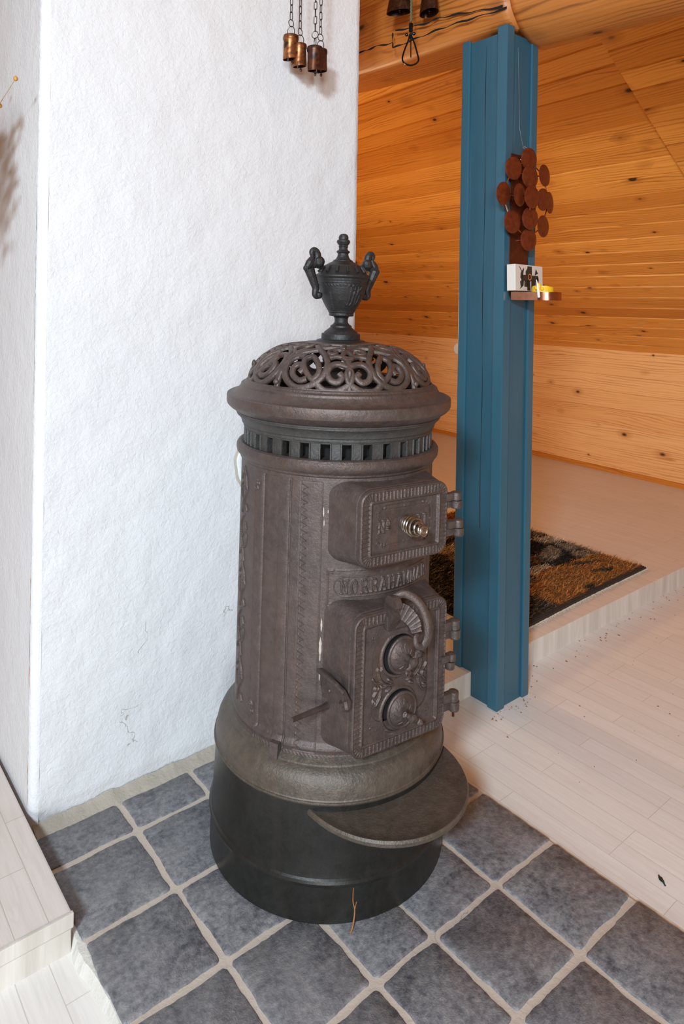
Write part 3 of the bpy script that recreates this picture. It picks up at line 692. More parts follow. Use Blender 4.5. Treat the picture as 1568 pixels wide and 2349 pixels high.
# --- urn
UZ0 = [1.250, 1.262, 1.276, 1.293, 1.308, 1.316, 1.334, 1.3545, 1.396, 1.433, 1.442, 1.464, 1.479, 1.5015, 1.5095, 1.5475]
UZ1 = [1.236, 1.2486, 1.256, 1.270, 1.2785, 1.290, 1.3025, 1.326, 1.3726, 1.404, 1.417, 1.444, 1.4586, 1.481, 1.494, 1.529]
def uz(o):
    for q in o.data.vertices: q.co.z = float(np.interp(q.co.z, UZ0, UZ1))
    return o
UR = MB(); UR.lathe([(.095, 1.250), (.088, 1.258), (.080, 1.2600), (.0735, 1.2620), (.0640, 1.2655), (.0620, 1.2700), (.0570, 1.2730), (.0520, 1.2745), (.0505, 1.2760), (.0500, 1.2910), (.0485, 1.2930), (.0445, 1.2945), (.0425, 1.3010), (.0370, 1.3080), (.0300, 1.3120), (.0280, 1.3130), (.0275, 1.3160), (.0220, 1.3210), (.0180, 1.3280), (.0172, 1.3340), (.0178, 1.3400), (.0205, 1.3440)], 72)
uz(UR.build('urn_foot', M['iron_dark'], ST))
mb = MB(); prof_ = [(.0205, 1.3440), (.0310, 1.3450), (.0320, 1.3480), (.0318, 1.3520), (.0340, 1.3530), (.0345, 1.3560), (.0355, 1.3575), (.0430, 1.3690), (.0500, 1.3810), (.0570, 1.3960), (.0615, 1.4130), (.0640, 1.4270), (.0655, 1.4290), (.0645, 1.4330), (.0660, 1.4350), (.0665, 1.4380), (.0690, 1.4395)]
# bowl as a fine relief surface
pr = np.array(prof_); LL = np.r_[0, np.cumsum(np.hypot(*np.diff(pr, axis=0).T))]; tt = np.linspace(0, LL[-1], 130); ang = np.linspace(-PI, PI, 361)[:-1]
TT, AG = np.meshgrid(tt, ang, indexing='ij'); RR = np.interp(TT, LL, pr[:, 0]); ZZ = np.interp(TT, LL, pr[:, 1])
P = np.c_[AG.ravel() * .058, ZZ.ravel()]; st = []
def script(x): return [(smoothpts([(x - .012, 1.416), (x - .008, 1.422), (x - .004, 1.414), (x - .005, 1.395), (x - .007, 1.376), (x - .013, 1.369), (x - .016, 1.374)], 6), .0016, .0024)]
st += script(-.006) + script(.004)
st += [(smoothpts([(-.012, 1.402), (-.004, 1.408), (.004, 1.396), (.008, 1.380), (.010, 1.371)], 6), .0015, .0022), (smoothpts([(-.001, 1.418), (.006, 1.423), (.010, 1.412), (.009, 1.390), (.011, 1.374), (.016, 1.370)], 6), .0016, .0024),
       (smoothpts([(.002, 1.398), (.010, 1.402), (.018, 1.414), (.017, 1.421), (.012, 1.420)], 6), .0014, .002), (smoothpts([(.010, 1.395), (.017, 1.398), (.018, 1.384), (.016, 1.372)], 6), .0015, .0022)]
Hh = relief(P, st); z1 = ZZ.ravel(); an = AG.ravel()
rope = (z1 > 1.4175) & (z1 < 1.4255); Hh += rope * .0011 * np.abs(np.sin(an * 24 + (z1 - 1.4175) * 260)) * (np.abs(z1 - 1.4215) < .0032)
for s_ in (-PI * .36, PI * .36, PI * .64, -PI * .64):
    bd = np.abs(((an - s_ + PI) % (2 * PI) - PI)) * .05; Hh += (z1 > 1.358) * (z1 < 1.40) * .0014 * np.sqrt(np.clip(1 - (bd / .0022) ** 2, 0, 1)) * np.abs(np.sin(z1 * 900))
R2 = RR.ravel() + Hh; V = np.c_[R2 * np.sin(an), -R2 * np.cos(an), z1]; a_, b_ = TT.shape; I = np.arange(a_ * b_).reshape(a_, b_); I2 = np.roll(I, -1, 1)
BW = mesh('urn_bowl', V, np.stack([I[:-1].ravel(), I2[:-1].ravel(), I2[1:].ravel(), I[1:].ravel()], 1), M['iron_dark'], ST); uz(BW)
mb = MB(); mb.lathe([(.0690, 1.4390), (.0712, 1.4410), (.0712, 1.4435), (.0695, 1.4455), (.0650, 1.4470), (.0625, 1.4490), (.0520, 1.4600), (.0495, 1.4625), (.0480, 1.4640), (.0470, 1.4660), (.0440, 1.4670), (.0360, 1.4720), (.0290, 1.4755), (.0265, 1.4765), (.0258, 1.4790), (.0190, 1.4830), (.0150, 1.4890)], 72)
for k in range(14):  # raised fillets on the sloping band of the lid
    a = 2 * PI * k / 14 + .1; d = Vector((math.sin(a), -math.cos(a), 0)); mb.tube([d * .0515 + Z * 1.4625, d * .0570 + Z * 1.4565, d * .0625 + Z * 1.4500], [.0030, .0032, .0045], 8)
uz(mb.build('urn_lid', M['iron_dark'], ST))
mb = MB(); mb.lathe([(.0190, 1.4830), (.0158, 1.4880), (.0140, 1.4935), (.0138, 1.4975), (.0160, 1.4995), (.0178, 1.5015), (.0160, 1.5035), (.0125, 1.5045), (.0112, 1.5065), (.0112, 1.5085), (.0128, 1.5100), (.0118, 1.5120), (.0115, 1.5135), (.0150, 1.5180), (.0176, 1.5235), (.0165, 1.5280), (.0128, 1.5305), (.0126, 1.5320), (.0130, 1.5360), (.0112, 1.5420), (.0070, 1.5460), (0, 1.5475)], 48)
fin = mb.build('finial', M['iron_dark'], ST)
uz(fin)
def handle(sg):
    mb = MB(); P_ = lambda l: [(sg * x, 0, z + .0) for x, z in l]
    mb.tube(smoothpts(P_([(.066, 1.374), (.069, 1.366), (.077, 1.363), (.082, 1.370), (.080, 1.384), (.086, 1.400), (.094, 1.418), (.101, 1.434)]), 5), [.0062] * 10 + list(np.linspace(.0062, .0135, 26)), 10)
    mb.ball((sg * .070, 0, 1.367), .0095)
    # horned head with curled crest
    mb.tube(smoothpts(P_([(.108, 1.432), (.104, 1.440), (.098, 1.449), (.092, 1.462), (.095, 1.470)]), 5), list(np.linspace(.0070, .0110, 10)) + list(np.linspace(.0110, .0035, 11)), 10)
    mb.tube(smoothpts(P_([(.094, 1.440), (.084, 1.448), (.078, 1.460), (.079, 1.472), (.086, 1.480), (.093, 1.477), (.093, 1.470), (.088, 1.469)]), 5), [.0100] * 14 + list(np.linspace(.0100, .0055, 22)), 10)
    mb.ball((sg * .074, -.004, 1.452), .0145); mb.ball((sg * .070, .004, 1.445), .011)
    mb.ball((sg * .1085, 0, 1.434), .0085); mb.tube(P_([(.098, 1.440), (.078, 1.444), (.062, 1.441)]), [.008, .008, .007], 10)
    mb.build('urn_handle', M['iron_dark'], ST)
handle(-1); handle(1)

# --- rounded-rectangle relief plates (door leaves)
def rrpts(hx, hz, r, n=16):
    P = []
    for (cx, cz, a0) in ((hx - r, hz - r, 0), (-hx + r, hz - r, PI / 2), (-hx + r, -hz + r, PI), (hx - r, -hz + r, 1.5 * PI)):
        for k in range(n + 1): a = a0 + PI / 2 * k / n; P.append((cx + r * math.cos(a), cz + r * math.sin(a)))
    return np.array(P)
def rrper(hx, hz, r, step):
    P = rrpts(hx, hz, r); out = []
    for a, b in zip(P, np.roll(P, -1, 0)):
        L = np.hypot(*(b - a)); n = max(1, int(round(L / step)))
        for k in range(n): out.append(a + (b - a) * k / n)
    return np.array(out)
def rrsdf(P, hx, hz, r):
    q = np.abs(P) - np.array([hx - r, hz - r]); return np.hypot(np.maximum(q[:, 0], 0), np.maximum(q[:, 1], 0)) + np.minimum(np.maximum(q[:, 0], q[:, 1]), 0) - r
def plate(name, parent, cz, hx, hz, r, y0, hfun, matl, thick=.012, step=.0013):
    per = rrper(hx, hz, r, step); npn = len(per); core = rrper(hx * .004, hz * .004, .0002, 1)
    nr = int(min(hx, hz) / step); t = np.linspace(1, .004, nr); q = per[None] * t[:, None, None]; Pq = q.reshape(-1, 2)
    H = hfun(Pq)
    V = np.c_[Pq[:, 0], -(y0 + H), Pq[:, 1] + cz]; side = np.c_[per[:, 0], np.full(npn, -(y0 - thick)), per[:, 1] + cz]
    V = np.r_[side, V]; I = np.arange((nr + 1) * npn).reshape(nr + 1, npn); I2 = np.roll(I, -1, 1)
    FQ = np.stack([I[:-1].ravel(), I2[:-1].ravel(), I2[1:].ravel(), I[1:].ravel()], 1)
    return mesh(name, V, FQ, matl, parent)
def ribs(P, hx, hz, r, pitch):
    ax, az = np.abs(P[:, 0]) - (hx - r), np.abs(P[:, 1]) - (hz - r)
    corner = (ax > 0) & (az > 0); ang = np.arctan2(az, ax) / (PI / 2) * 5
    nx, nz = round(2 * (hx - r) / pitch), round(2 * (hz - r) / pitch)
    u = np.where(corner, ang, np.where(az > ax, (P[:, 0] + hx - r) / (2 * (hx - r)) * nx, (P[:, 1] + hz - r) / (2 * (hz - r)) * nz))
    f = np.abs((u % 1) - 0); f = np.minimum(f, 1 - f); return f      # 0 on rib, .5 between
def housing(name, parent, cz, hx, hz, r, y1, hx0, hz0, y0, matl):
    rings = [(0, .0), (.35, .02), (.8, .0), (1.0, 0)]; v = []; N_ = 0
    A_ = rrper(1, 1, .35, .02)
    secs = [(hx0 + .006, hz0 + .006, y0 - .01), (hx0, hz0, y0 + .004), (hx0 - (hx0 - hx) * .45, hz0 - (hz0 - hz) * .45, y0 + (y1 - y0) * .4), (hx + .003, hz + .003, y1 - .018), (hx + .002, hz + .002, y1 - .011), (hx - .0015, hz - .0015, y1 - .0095), (hx - .0015, hz - .0015, y1 - .0075), (hx + .0018, hz + .0018, y1 - .006), (hx + .0018, hz + .0018, y1), (hx * .6, hz * .6, y1)]
    mb = MB()
    for (a, b, y) in secs:
        P = rrpts(a, b, min(r + .006, b * .6), 12); N_ = len(P)
        for p in P: v.append((p[0], -y, p[1] + cz))
    mb.add(v, [(i * N_ + j, i * N_ + (j + 1) % N_, (i + 1) * N_ + (j + 1) % N_, (i + 1) * N_ + j) for i in range(len(secs) - 1) for j in range(N_)])
    return mb.build(name, matl, parent, sharp=40)
def hinge(parent, x, y, z0, z1, r=.0125, name='hinge', broken=False):
    mb = MB(); zm = (z0 + z1) / 2
    mb.lathe([(0, z1 + .001), (r * .6, z1), (r * .95, z1 - .002), (r, z1 - .005), (r, zm + .0015), (r * .9, zm + .0006)], 28, (x, y, 0))
    mb.lathe([(r * .9, zm - .0002), (r * 1.06, zm - .0010), (r * 1.06, z0 + .004), (r * .95, z0 + .001), (0, z0)], 28, (x + (.002 if not broken else -.004), y, 0))
    mb.box((x - .034, y - .006, zm + .001), (x, y + .010, z1 - .002), 0, .002); mb.box((x - .034, y + .002, z0 + .002), (x, y + .016, zm - .001), 0, .002)
    return mb.build(name, M['iron'], parent)
def curl(cx, cz, r, sg, a0=0): return spiral(cx, cz, r, r * .25, a0, a0 + sg * 4.4, 16)

# upper door
housing('door_housing', ST, .858, .1235, .0840, .030, .287, .148, .096, .185, M['iron_body'])
def hup(P):
    d = rrsdf(P, .1235, .084, .030); H = np.zeros(len(P))
    H += .0040 * sm(0, -.0030, d)                                   # rounded outer edge
    H += -.0024 * sm(-.0040, -.0052, d) * sm(-.0240, -.0228, d)       # rib channel
    f = ribs(P, .1235, .084, .030, .0098); H += .0026 * sm(.16, .05, f) * sm(-.0045, -.006, d) * sm(-.0235, -.022, d)
    d2 = rrsdf(P, .0955, .0575, .005); H += .0010 * sm(.0036, .0015, np.abs(d2 - .0008)) - .0062 * sm(0, -.003, d2)
    d3 = rrsdf(P, .0845, .0465, .002); H += -.0020 * sm(.0010, -.0012, d3)
    s = []
    for sx in (-1, 1):
        for sz in (-1, 1):
            s += [(curl(sx * .075, sz * .036, .0048, sx * sz), .0016, .0024), (curl(sx * .064, sz * .041, .0034, -sx * sz, 1), .0014, .002), (curl(sx * .079, sz * .025, .0036, -sx * sz, 2), .0014, .002), ([(sx * .056, sz * .041), (sx * .053, sz * .042)], .0026, .0022)]
        s += [([(-.048, sx * .0395), (.048, sx * .0395)], .0011, .0016), ([(-.001, sx * .0395), (.001, sx * .0395)], .0024, .0018)]
        s += [([(sx * .080, -.012), (sx * .080, .012)], .0018, .0022), (curl(sx * .077, .0, .004, sx), .0015, .0022)]
    s += text('N', -.074, -.0125, .026, .02, .026, .0022, .0030) + text('o', -.051, -.0105, .024, .02, .017, .0014, .0028) + text('11', .034, -.0125, .026, .017, .022, .0020, .0030)
    return H + relief(P, s)
FD = plate('fire_door', ST, .858, .1235, .084, .030, .289, hup, M['iron'], thick=.004)
mb = MB(); mb.lathe([(.0155, 0), (.0165, .002), (.0150, .006), (.008, .007)], 28, (.002, -.284, .858), 0, (0, -1, 0))
mb.tube([(.002, -.285, .858), (.002, -.350, .858)], .0058, 16); mb.build('handle_stem', M['iron'], FD)
mb = MB(); n = 220; pts = []
rad_ = lambda t: .0155 + .0045 * math.sin(PI * min(1, t * 1.25)) - .0085 * max(0, t - .55) / .45
for i in range(n):
    t = i / (n - 1); a = 2 * PI * 6.0 * t; rr_ = rad_(t); pts.append((.002 + rr_ * math.cos(a), -.292 - .056 * t, .858 + rr_ * math.sin(a)))
mb.tube(pts, .0030, 10); mb.build('spring_handle', M['steel'], FD)
mb = MB(); mb.lathe([(0, .066), (.006, .0655), (.0085, .0640), (.0092, .0625)], 24, (.002, -.287, .858), 0, (0, -1, 0)); mb.tube([(.002 + .0095 * math.cos(a), -.350, .858 + .0095 * math.sin(a)) for a in np.linspace(0, 2 * PI, 25)[:-1]], .0032, 10, True)
mb.build('handle_end_ring', M['steel'], FD)
hinge(FD, .150, -.289, .872, .912); hinge(FD, .157, -.291, .806, .847)

# nameplate
def curved(name, hx, hz, r, cz, hfun, matl, step=.0012, y0=.2455):
    per = rrper(hx, hz, r, step); nr = int(hz / step); t = np.linspace(1, .004, nr)
    # keep the grid even: squeeze rows vertically, columns along the plate
    nx_, nz_ = int(2 * hx / step), int(2 * hz / step); X, Zq = np.meshgrid(np.linspace(-hx, hx, nx_), np.linspace(-1, 1, nz_), indexing='ij')
    lim = np.where(np.abs(X) > hx - r, np.sqrt(np.maximum(r * r - (np.abs(X) - hx + r) ** 2, 1e-9)) + hz - r, hz); Pz = Zq * lim
    P = np.c_[X.ravel(), Pz.ravel()]; H = hfun(P); rr_ = y0 + H; a = P[:, 0] / RB
    V = np.c_[rr_ * np.sin(a), -rr_ * np.cos(a), P[:, 1] + cz]; I = np.arange(nx_ * nz_).reshape(nx_, nz_)
    return mesh(name, V, np.stack([I[:-1, :-1].ravel(), I[1:, :-1].ravel(), I[1:, 1:].ravel(), I[:-1, 1:].ravel()], 1), matl, ST)
def hnp(P):
    d = rrsdf(P, .142, .0245, .0240); H = -.003 * sm(-.0012, 0, d) + .0012 * sm(.0018, .0004, np.abs(d + .0022)) + .0002
    s = text('NORRAHAMMAR', -.1270, -.0145, .0290, .0232, .0250, .0019, .0028); return H + relief(P, s)
curved('nameplate', .142, .0245, .0240, .7125, hnp, M['iron_body'], step=.0010)

# lower door
DZ = .518
housing('ash_door_housing', ST, DZ, .1310, .1550, .030, .287, .150, .172, .185, M['iron_body'])
VC = [(-.004, .046), (-.002, -.078)]
def hlo(P):
    d = rrsdf(P, .131, .155, .030); H = np.zeros(len(P))
    H += .0040 * sm(0, -.0030, d) - .0024 * sm(-.0040, -.0052, d) * sm(-.0230, -.0218, d)
    f = ribs(P, .131, .155, .030, .0100); H += .0026 * sm(.16, .05, f) * sm(-.0045, -.006, d) * sm(-.0225, -.021, d)
    d2 = rrsdf(P, .104, .128, .005); H += .0010 * sm(.0036, .0015, np.abs(d2 - .0008)) - .0062 * sm(0, -.003, d2)
    d3 = rrsdf(P, .090, .113, .002); H += -.0018 * sm(.0010, -.0012, d3) + .0010 * sm(.0012, .0004, np.abs(d3 + .004))
    s = []
    for sx in (-1, 1):
        for sz in (-1, 1): s += [(curl(sx * .078, sz * .100, .0055, sx * sz), .0017, .0026), (curl(sx * .066, sz * .105, .004, -sx * sz, 1), .0015, .002), (curl(sx * .082, sz * .087, .004, -sx * sz, 2), .0015, .002)]
        # leafy spray between the two air openings
        s += [(smoothpts([(sx * .020, -.018), (sx * .040, -.012), (sx * .056, .004), (sx * .060, .020)], 6), .0026, .0040), (curl(sx * .060, .026, .008, sx), .0026, .0040),
              (smoothpts([(sx * .040, -.016), (sx * .060, -.018), (sx * .072, -.030)], 5), .0034, .0040), (smoothpts([(sx * .048, -.006), (sx * .068, -.002), (sx * .076, .008)], 5), .0032, .0038),
              (smoothpts([(sx * .052, -.014), (sx * .055, -.036), (sx * .066, -.052)], 5), .0028, .0036), (curl(sx * .070, -.045, .0065, -sx, 2), .0024, .0034), (curl(sx * .066, -.014, .006, sx), .0030, .0042),
              ([(sx * .024, -.010), (sx * .032, -.004)], .0040, .004), ([(sx * .028, -.024), (sx * .036, -.028)], .0040, .004)]
    H += relief(P, s)
    for (x, z) in VC:
        dd = np.hypot(P[:, 0] - x, P[:, 1] - z); H += .0030 * sm(.0535, .0495, dd) * sm(.0440, .0455, dd); H = np.where(dd < .0445, -.018 * sm(.0445, .0432, dd) + H * sm(.0432, .0445, dd), H)
    return H
AD = plate('ash_door', ST, DZ, .131, .155, .030, .289, hlo, M['iron'], thick=.004)
for (x, z) in VC:
    mb = MB(); mb.lathe([(0, .0005), (.0435, .0005)], 40, (x, -.277, DZ + z), 0, (0, -1, 0)); mb.build('air_opening', M['soot'], AD)
for q, (x, z) in enumerate(VC):
    c = (x + .005, 0, DZ + z); mb = MB()
    mb.lathe([(.030, .288), (.0405, .289), (.0420, .2910), (.0420, .2940), (.0400, .2960), (.0370, .2965), (.0350, .2950), (.0300, .2990), (.0200, .3045), (.0080, .3075), (0, .308)], 56, c, 0, (0, -1, 0))
    for k in range(12):
        a = 2 * PI * k / 12; p = [(c[0] + r_ * math.cos(a + b_), -(y_), c[2] + r_ * math.sin(a + b_)) for r_, b_, y_ in ((.012, 0, .3068), (.020, .22, .3045), (.028, 0, .3000))]; mb.tube(p, .0013, 6)
    dsk = mb.build('air_valve', M['iron'], AD)
    mb = MB(); mb.lathe([(.009, .305), (.0080, .312), (.0075, .322), (.0100, .328), (.0095, .334), (0, .337)], 20, c, 0, (0, -1, 0))
    tl = math.radians(52 if q == 0 else -35); d = Vector((math.cos(tl), 0, math.sin(tl))); cc = Vector((c[0], -.326, c[2]))
    for s_ in (-1, 1): mb.tube(smoothpts([cc + d * 0, cc + d * s_ * .012 + Vector((0, -.004, 0)), cc + d * s_ * .021 + Vector((0, -.001, 0)), cc + d * s_ * .029 + Vector((0, -.007, 0))], 5), [.0085, .0082, .0078, .0070, .0062, .0056, .0052, .0052, .0056, .0062, .0066, .0072, .0074, .0074, .0070, .0060], 12, flat=.62, nrm=(0, 1, 0)); mb.tube([cc + d * s_ * .027 + Vector((.0045 * math.cos(a), -.0075, .0045 * math.sin(a))) for a in np.linspace(0, 2 * PI, 13)[:-1]], .0012, 6, True)
    mb.build('wing_knob', M['iron'], dsk)
hinge(AD, .155, -.291, .563, .610); hinge(AD, .149, -.291, .494, .532, .0105, broken=True); hinge(AD, .159, -.291, .392, .440)
mb = MB(); mb.tube([(.159, -.291, .393), (.160, -.291, .378)], .0032, 8); mb.build('hinge_pin', M['copper_dark'], AD)
# latch lever on the upper edge of the lower door
mb = MB(); mb.box((-.052, -.302, .632), (.006, -.288, .664), 0, .003)
n = 18; side = [(-.286, .640), (-.286, .690)] + [(-.308 - .020 * math.cos(a), .690 + .022 * math.sin(a)) for a in np.linspace(0, PI, 12)] + [(-.322, .668), (-.304, .636)]
v = [(x, y, z) for x in (-.050, -.032) for (y, z) in side]; k = len(side)
mb.add(v, [tuple(range(k)), tuple(range(k, 2 * k))[::-1]] + [(j, (j + 1) % k, k + (j + 1) % k, k + j) for j in range(k)])
mb.build('latch_lug', M['iron'], AD, smooth=False)
mb = MB(); v = []; A0 = [(-.034, -.300, .690), (-.012, -.306, .688), (.008, -.314, .672), (.020, -.322, .650), (.022, -.326, .628)]
B0 = [(-.034, -.296, .655), (-.022, -.300, .654), (-.010, -.305, .646), (.000, -.310, .634), (.004, -.314, .622)]
SA, SB = smoothpts(A0, 8), smoothpts(B0, 8); k = len(SA)
for i, (a, b_) in enumerate(zip(SA, SB)):
    h = .0018 if i % 4 < 1 else 0; v += [a + np.array([0, -.004 - h, 0]), b_ + np.array([0, -.004 - h, 0]), a + np.array([0, .006, 0]), b_ + np.array([0, .006, 0])]
mb.add(v, [(4 * i + p, 4 * i + q, 4 * i + 4 + q, 4 * i + 4 + p) for i in range(k - 1) for p, q in ((0, 1), (1, 3), (3, 2), (2, 0))]); mb.build('latch_web', M['iron'], AD, smooth=False)
mb = MB(); hp = smoothpts([(-.044, -.300, .700), (-.018, -.312, .712), (.006, -.326, .700), (.020, -.338, .676), (.026, -.346, .648), (.022, -.350, .622), (.008, -.350, .606), (-.006, -.348, .612), (-.006, -.344, .626), (.002, -.342, .628)], 7)
mb.tube(hp, list(np.linspace(.0085, .0110, 30)) + list(np.linspace(.0110, .0050, len(hp) - 30)), 14, flat=.8, nrm=(0, 1, 0)); mb.build('latch_handle', M['iron'], AD)
# hook plate and poker rod on the left side
mb = MB(); side = [(-.196, .512), (-.200, .530), (-.296, .522), (-.318, .508), (-.316, .490), (-.300, .486), (-.296, .497), (-.288, .500), (-.280, .486), (-.215, .470)]
v = [(x, y + .012, z) for x in (-.152, -.146) for (y, z) in side]; k = len(side)
mb.add(v, [tuple(range(k)), tuple(range(k, 2 * k))[::-1]] + [(j, (j + 1) % k, k + (j + 1) % k, k + j) for j in range(k)])
mb.tube([(-.153, -.186, .522), (-.153, -.262, .523), (-.151, -.288, .516)], [.0065, .006, .004], 10); mb.ball((-.152, -.232, .497), .0045, n=10)
mb.tube([(-.153, -.296, .505), (-.153, -.302, .494), (-.153, -.292, .487)], .006, 10)
mb.build('latch_bracket', M['iron'], ST, smooth=False)
mb = MB(); mb.tube([(-.142, -.212, .452), (-.160, -.218, .455), (-.258, -.252, .474)], [.0080, .0062, .0052], 12); mb.build('side_rod', M['iron'], ST)
mb = MB(); a = math.radians(-61); c = Vector((math.sin(a), -math.cos(a), 0)); tq = Vector((math.cos(a), math.sin(a), 0))
v = [c * r_ + tq * s_ + Z * z for z in (.292, .350) for (r_, s_) in ((.246, -.011), (.264 + (.350 - z) * .08, -.011), (.264 + (.350 - z) * .08, .011), (.246, .011))]
mb.add(v, [(0, 1, 2, 3), (4, 5, 6, 7)] + [(i, (i + 1) % 4, 4 + (i + 1) % 4, 4 + i) for i in range(4)]); mb.build('clamp_strap', M['iron_body'], ST, smooth=False)
# old paint drips on the panel edge
mb = MB()
for (a0, z0, L, w_) in ((-38.6, .640, .030, .0022), (-38.9, .598, .042, .0034), (-38.9, .560, .016, .0016), (-39.2, .890, .022, .0018), (-38.8, .862, .015, .0012), (-36.8, .885, .008, .0012), (-38.9, .52, .02, .001), (-27.8, .607, .006, .0022), (-23, .60, .007, .002)):
    n = 10; v = []
    for i in range(n):
        t = i / (n - 1); ww = w_ * math.sin(PI * (t * .9 + .05)) * (.7 + .5 * random.random()) / RB; r_ = .2463 if a0 < -30 else .2463
        for s_ in (-1, 1): g = math.radians(a0) + s_ * ww; v.append((r_ * math.sin(g), -r_ * math.cos(g), z0 - L * t))
    if a0 > -30: continue
    mb.add(v, [(2 * i, 2 * i + 1, 2 * i + 3, 2 * i + 2) for i in range(n - 1)])
tag(mb.build('paint_drips', M['flake'], ST, smooth=False, fix=False), 'flaked off-white paint drips', kind='stuff')
# flue at the back and its plaster collar on the chimney
back = mw.inverted() @ Vector((1.185, 1.87, .85))
mb = MB(); mb.tube([Vector((0, .20, back.z)), Vector((back.x, back.y, back.z))], .058, 32); mb.build('flue_pipe', M['iron'], ST)
mb = MB(); n = 40; v = []
for (r_, y) in ((.060, 1.840), (.072, 1.838), (.080, 1.843), (.087, 1.849)):
    for j in range(n): a = 2 * PI * j / n; q = r_ * (1 + .02 * math.sin(5 * a) + .015 * math.sin(11 * a)); v.append((1.185 + q * math.cos(a), y, .85 + 1.15 * q * math.sin(a)))
mb.add(v, [(i * n + j, i * n + (j + 1) % n, (i + 1) * n + (j + 1) % n, (i + 1) * n + j) for i in range(3) for j in range(n)], 0)
mb.m = [0] * (2 * n) + [1] * n
struct(mb.build('trim_3', [M['plaster'], M['mortar']], fix=False))

# ------------------------------------------------------------------ copper wall sconce on the post
SC_ = empty('candle_sconce', (1.995, 1.482, 1.37)); tag(SC_, 'copper candle sconce with thirteen round copper discs hanging on the blue post', 'sconce')
mb = MB(); v = []; path = [(1.4880, 1.868), (1.4855, 1.80), (1.4850, 1.60), (1.4845, 1.46), (1.4840, 1.40), (1.4815, 1.380), (1.474, 1.3705), (1.462, 1.3690), (1.43, 1.3690), (1.37, 1.3690)]
path = [(min(y, 1.4810) if z > 1.39 else y - .003, z) for y, z in path]
for (y, z) in path:
    for x in (1.945, 2.047): v += [(x, y, z), (x, y - .0025 if z > 1.38 else y, z if z > 1.38 else z + .0022)]
f = []
for i in range(len(path) - 1): b0 = 4 * i; f += [(b0, b0 + 4, b0 + 6, b0 + 2), (b0 + 1, b0 + 3, b0 + 7, b0 + 5), (b0, b0 + 1, b0 + 5, b0 + 4), (b0 + 2, b0 + 6, b0 + 7, b0 + 3)]
f += [(0, 2, 3, 1)]
mb.add(v, f); ploc(mb, SC_, 'back_strip', M['copper_dark'], smooth=False)
cxs, cys, rs_ = 1.996, 1.372, .0535; mb = MB()
ol = [(1.943, 1.470), (1.943, 1.41)] + [(cxs + rs_ * math.cos(a), cys + rs_ * math.sin(a)) for a in np.linspace(PI, 2 * PI, 30)] + [(2.049, 1.41), (2.049, 1.470)]
v = []; k = len(ol)
for d in (0, .002):
    for z in (1.368, 1.3955):
        for (x, y) in ol: dx, dy = cxs - x, cys - y; L = math.hypot(dx, dy); v.append((x + dx / L * d, y + dy / L * d, z))
f = []
for i in range(k - 1): f += [(i, i + 1, k + i + 1, k + i), (2 * k + i, 3 * k + i, 3 * k + i + 1, 2 * k + i + 1), (k + i, k + i + 1, 3 * k + i + 1, 3 * k + i), (i, 2 * k + i, 2 * k + i + 1, i + 1)]
mb.add(v, f); mb.add([(x, y, 1.3695) for x, y in ol], [tuple(range(k))])
ploc(mb, SC_, 'candle_tray', M['copper_bright'])
DISC = [(1200, 374, .70, .030), (1159, 402, .70, .040), (1233, 412, .51, .040), (1198, 417, .70, .050), (1139, 461, .60, .040), (1169, 461, .47, .055), (1197, 464, .65, .072), (1226, 468, .58, .062), (1244, 473, .40, .045), (1198, 509, .70, .055), (1159, 524, .70, .040), (1232, 529, .53, .040), (1198, 556, .70, .045)]
DPOS = [(2.008, 1.853), (1.910, 1.807), (2.085, 1.805), (1.988, 1.786), (1.860, 1.717), (1.925, 1.718), (1.970, 1.714), (2.050, 1.715), (2.110, 1.712), (1.985, 1.645), (1.908, 1.628), (2.082, 1.627), (1.992, 1.574)]
DOFF = [.030, .040, .040, .050, .040, .055, .072, .060, .045, .055, .040, .040, .045]
DRAT = [.70, .70, .51, .70, .60, .47, .65, .58, .38, .70, .70, .53, .70]
rd = np.random.default_rng(3); dc = []
for k in range(13):
    y = 1.482 - DOFF[k]; x, z = DPOS[k]; ta = 53.9 - math.degrees(math.acos(DRAT[k] / 1.04)); g = math.radians(-90 - ta)
    nrm = Vector((math.cos(g), math.sin(g), rd.uniform(-.06, .06))).normalized(); c = Vector((x, y, z)); dc.append(c)
    mb = MB(); r_ = .0385; mb.lathe([(0, .0045), (r_ * .4, .0042), (r_ * .75, .0028), (r_ * .95, .0010), (r_, .0), (r_, -.0012), (r_ * .7, .0006), (0, .002)], 40, c, 0, nrm)
    ploc(mb, SC_, 'copper_disc', M['copper'])
mb = MB()
for a, b_ in ((0, 1), (0, 2), (0, 3), (1, 4), (2, 8), (4, 5), (5, 6), (6, 7), (7, 8), (3, 6), (6, 9), (4, 10), (8, 11), (9, 12), (10, 12), (11, 12), (1, 3), (2, 3)):
    q = Vector((0, .005, 0)); mb.tube([dc[a] + q, dc[b_] + q], .0022, 6)
for k in (0, 3, 9, 12): mb.tube([dc[k] + Vector((0, .004, 0)), Vector((1.996, 1.4795, dc[k].z))], .003, 6)
ploc(mb, SC_, 'disc_rods', M['copper_bright'])
mb = MB(); mb.tube([(1.998, 1.470, 1.893), (1.990, 1.480, 1.96), (1.986, 1.4885, 2.24)], .0007, 5); mb.tube([(2.004, 1.455, 1.888), (2.0, 1.466, 1.897), (1.996, 1.470, 1.893), (2.0, 1.458, 1.885)], .0012, 6)
ploc(mb, SC_, 'hanging_wire', M['wire'])

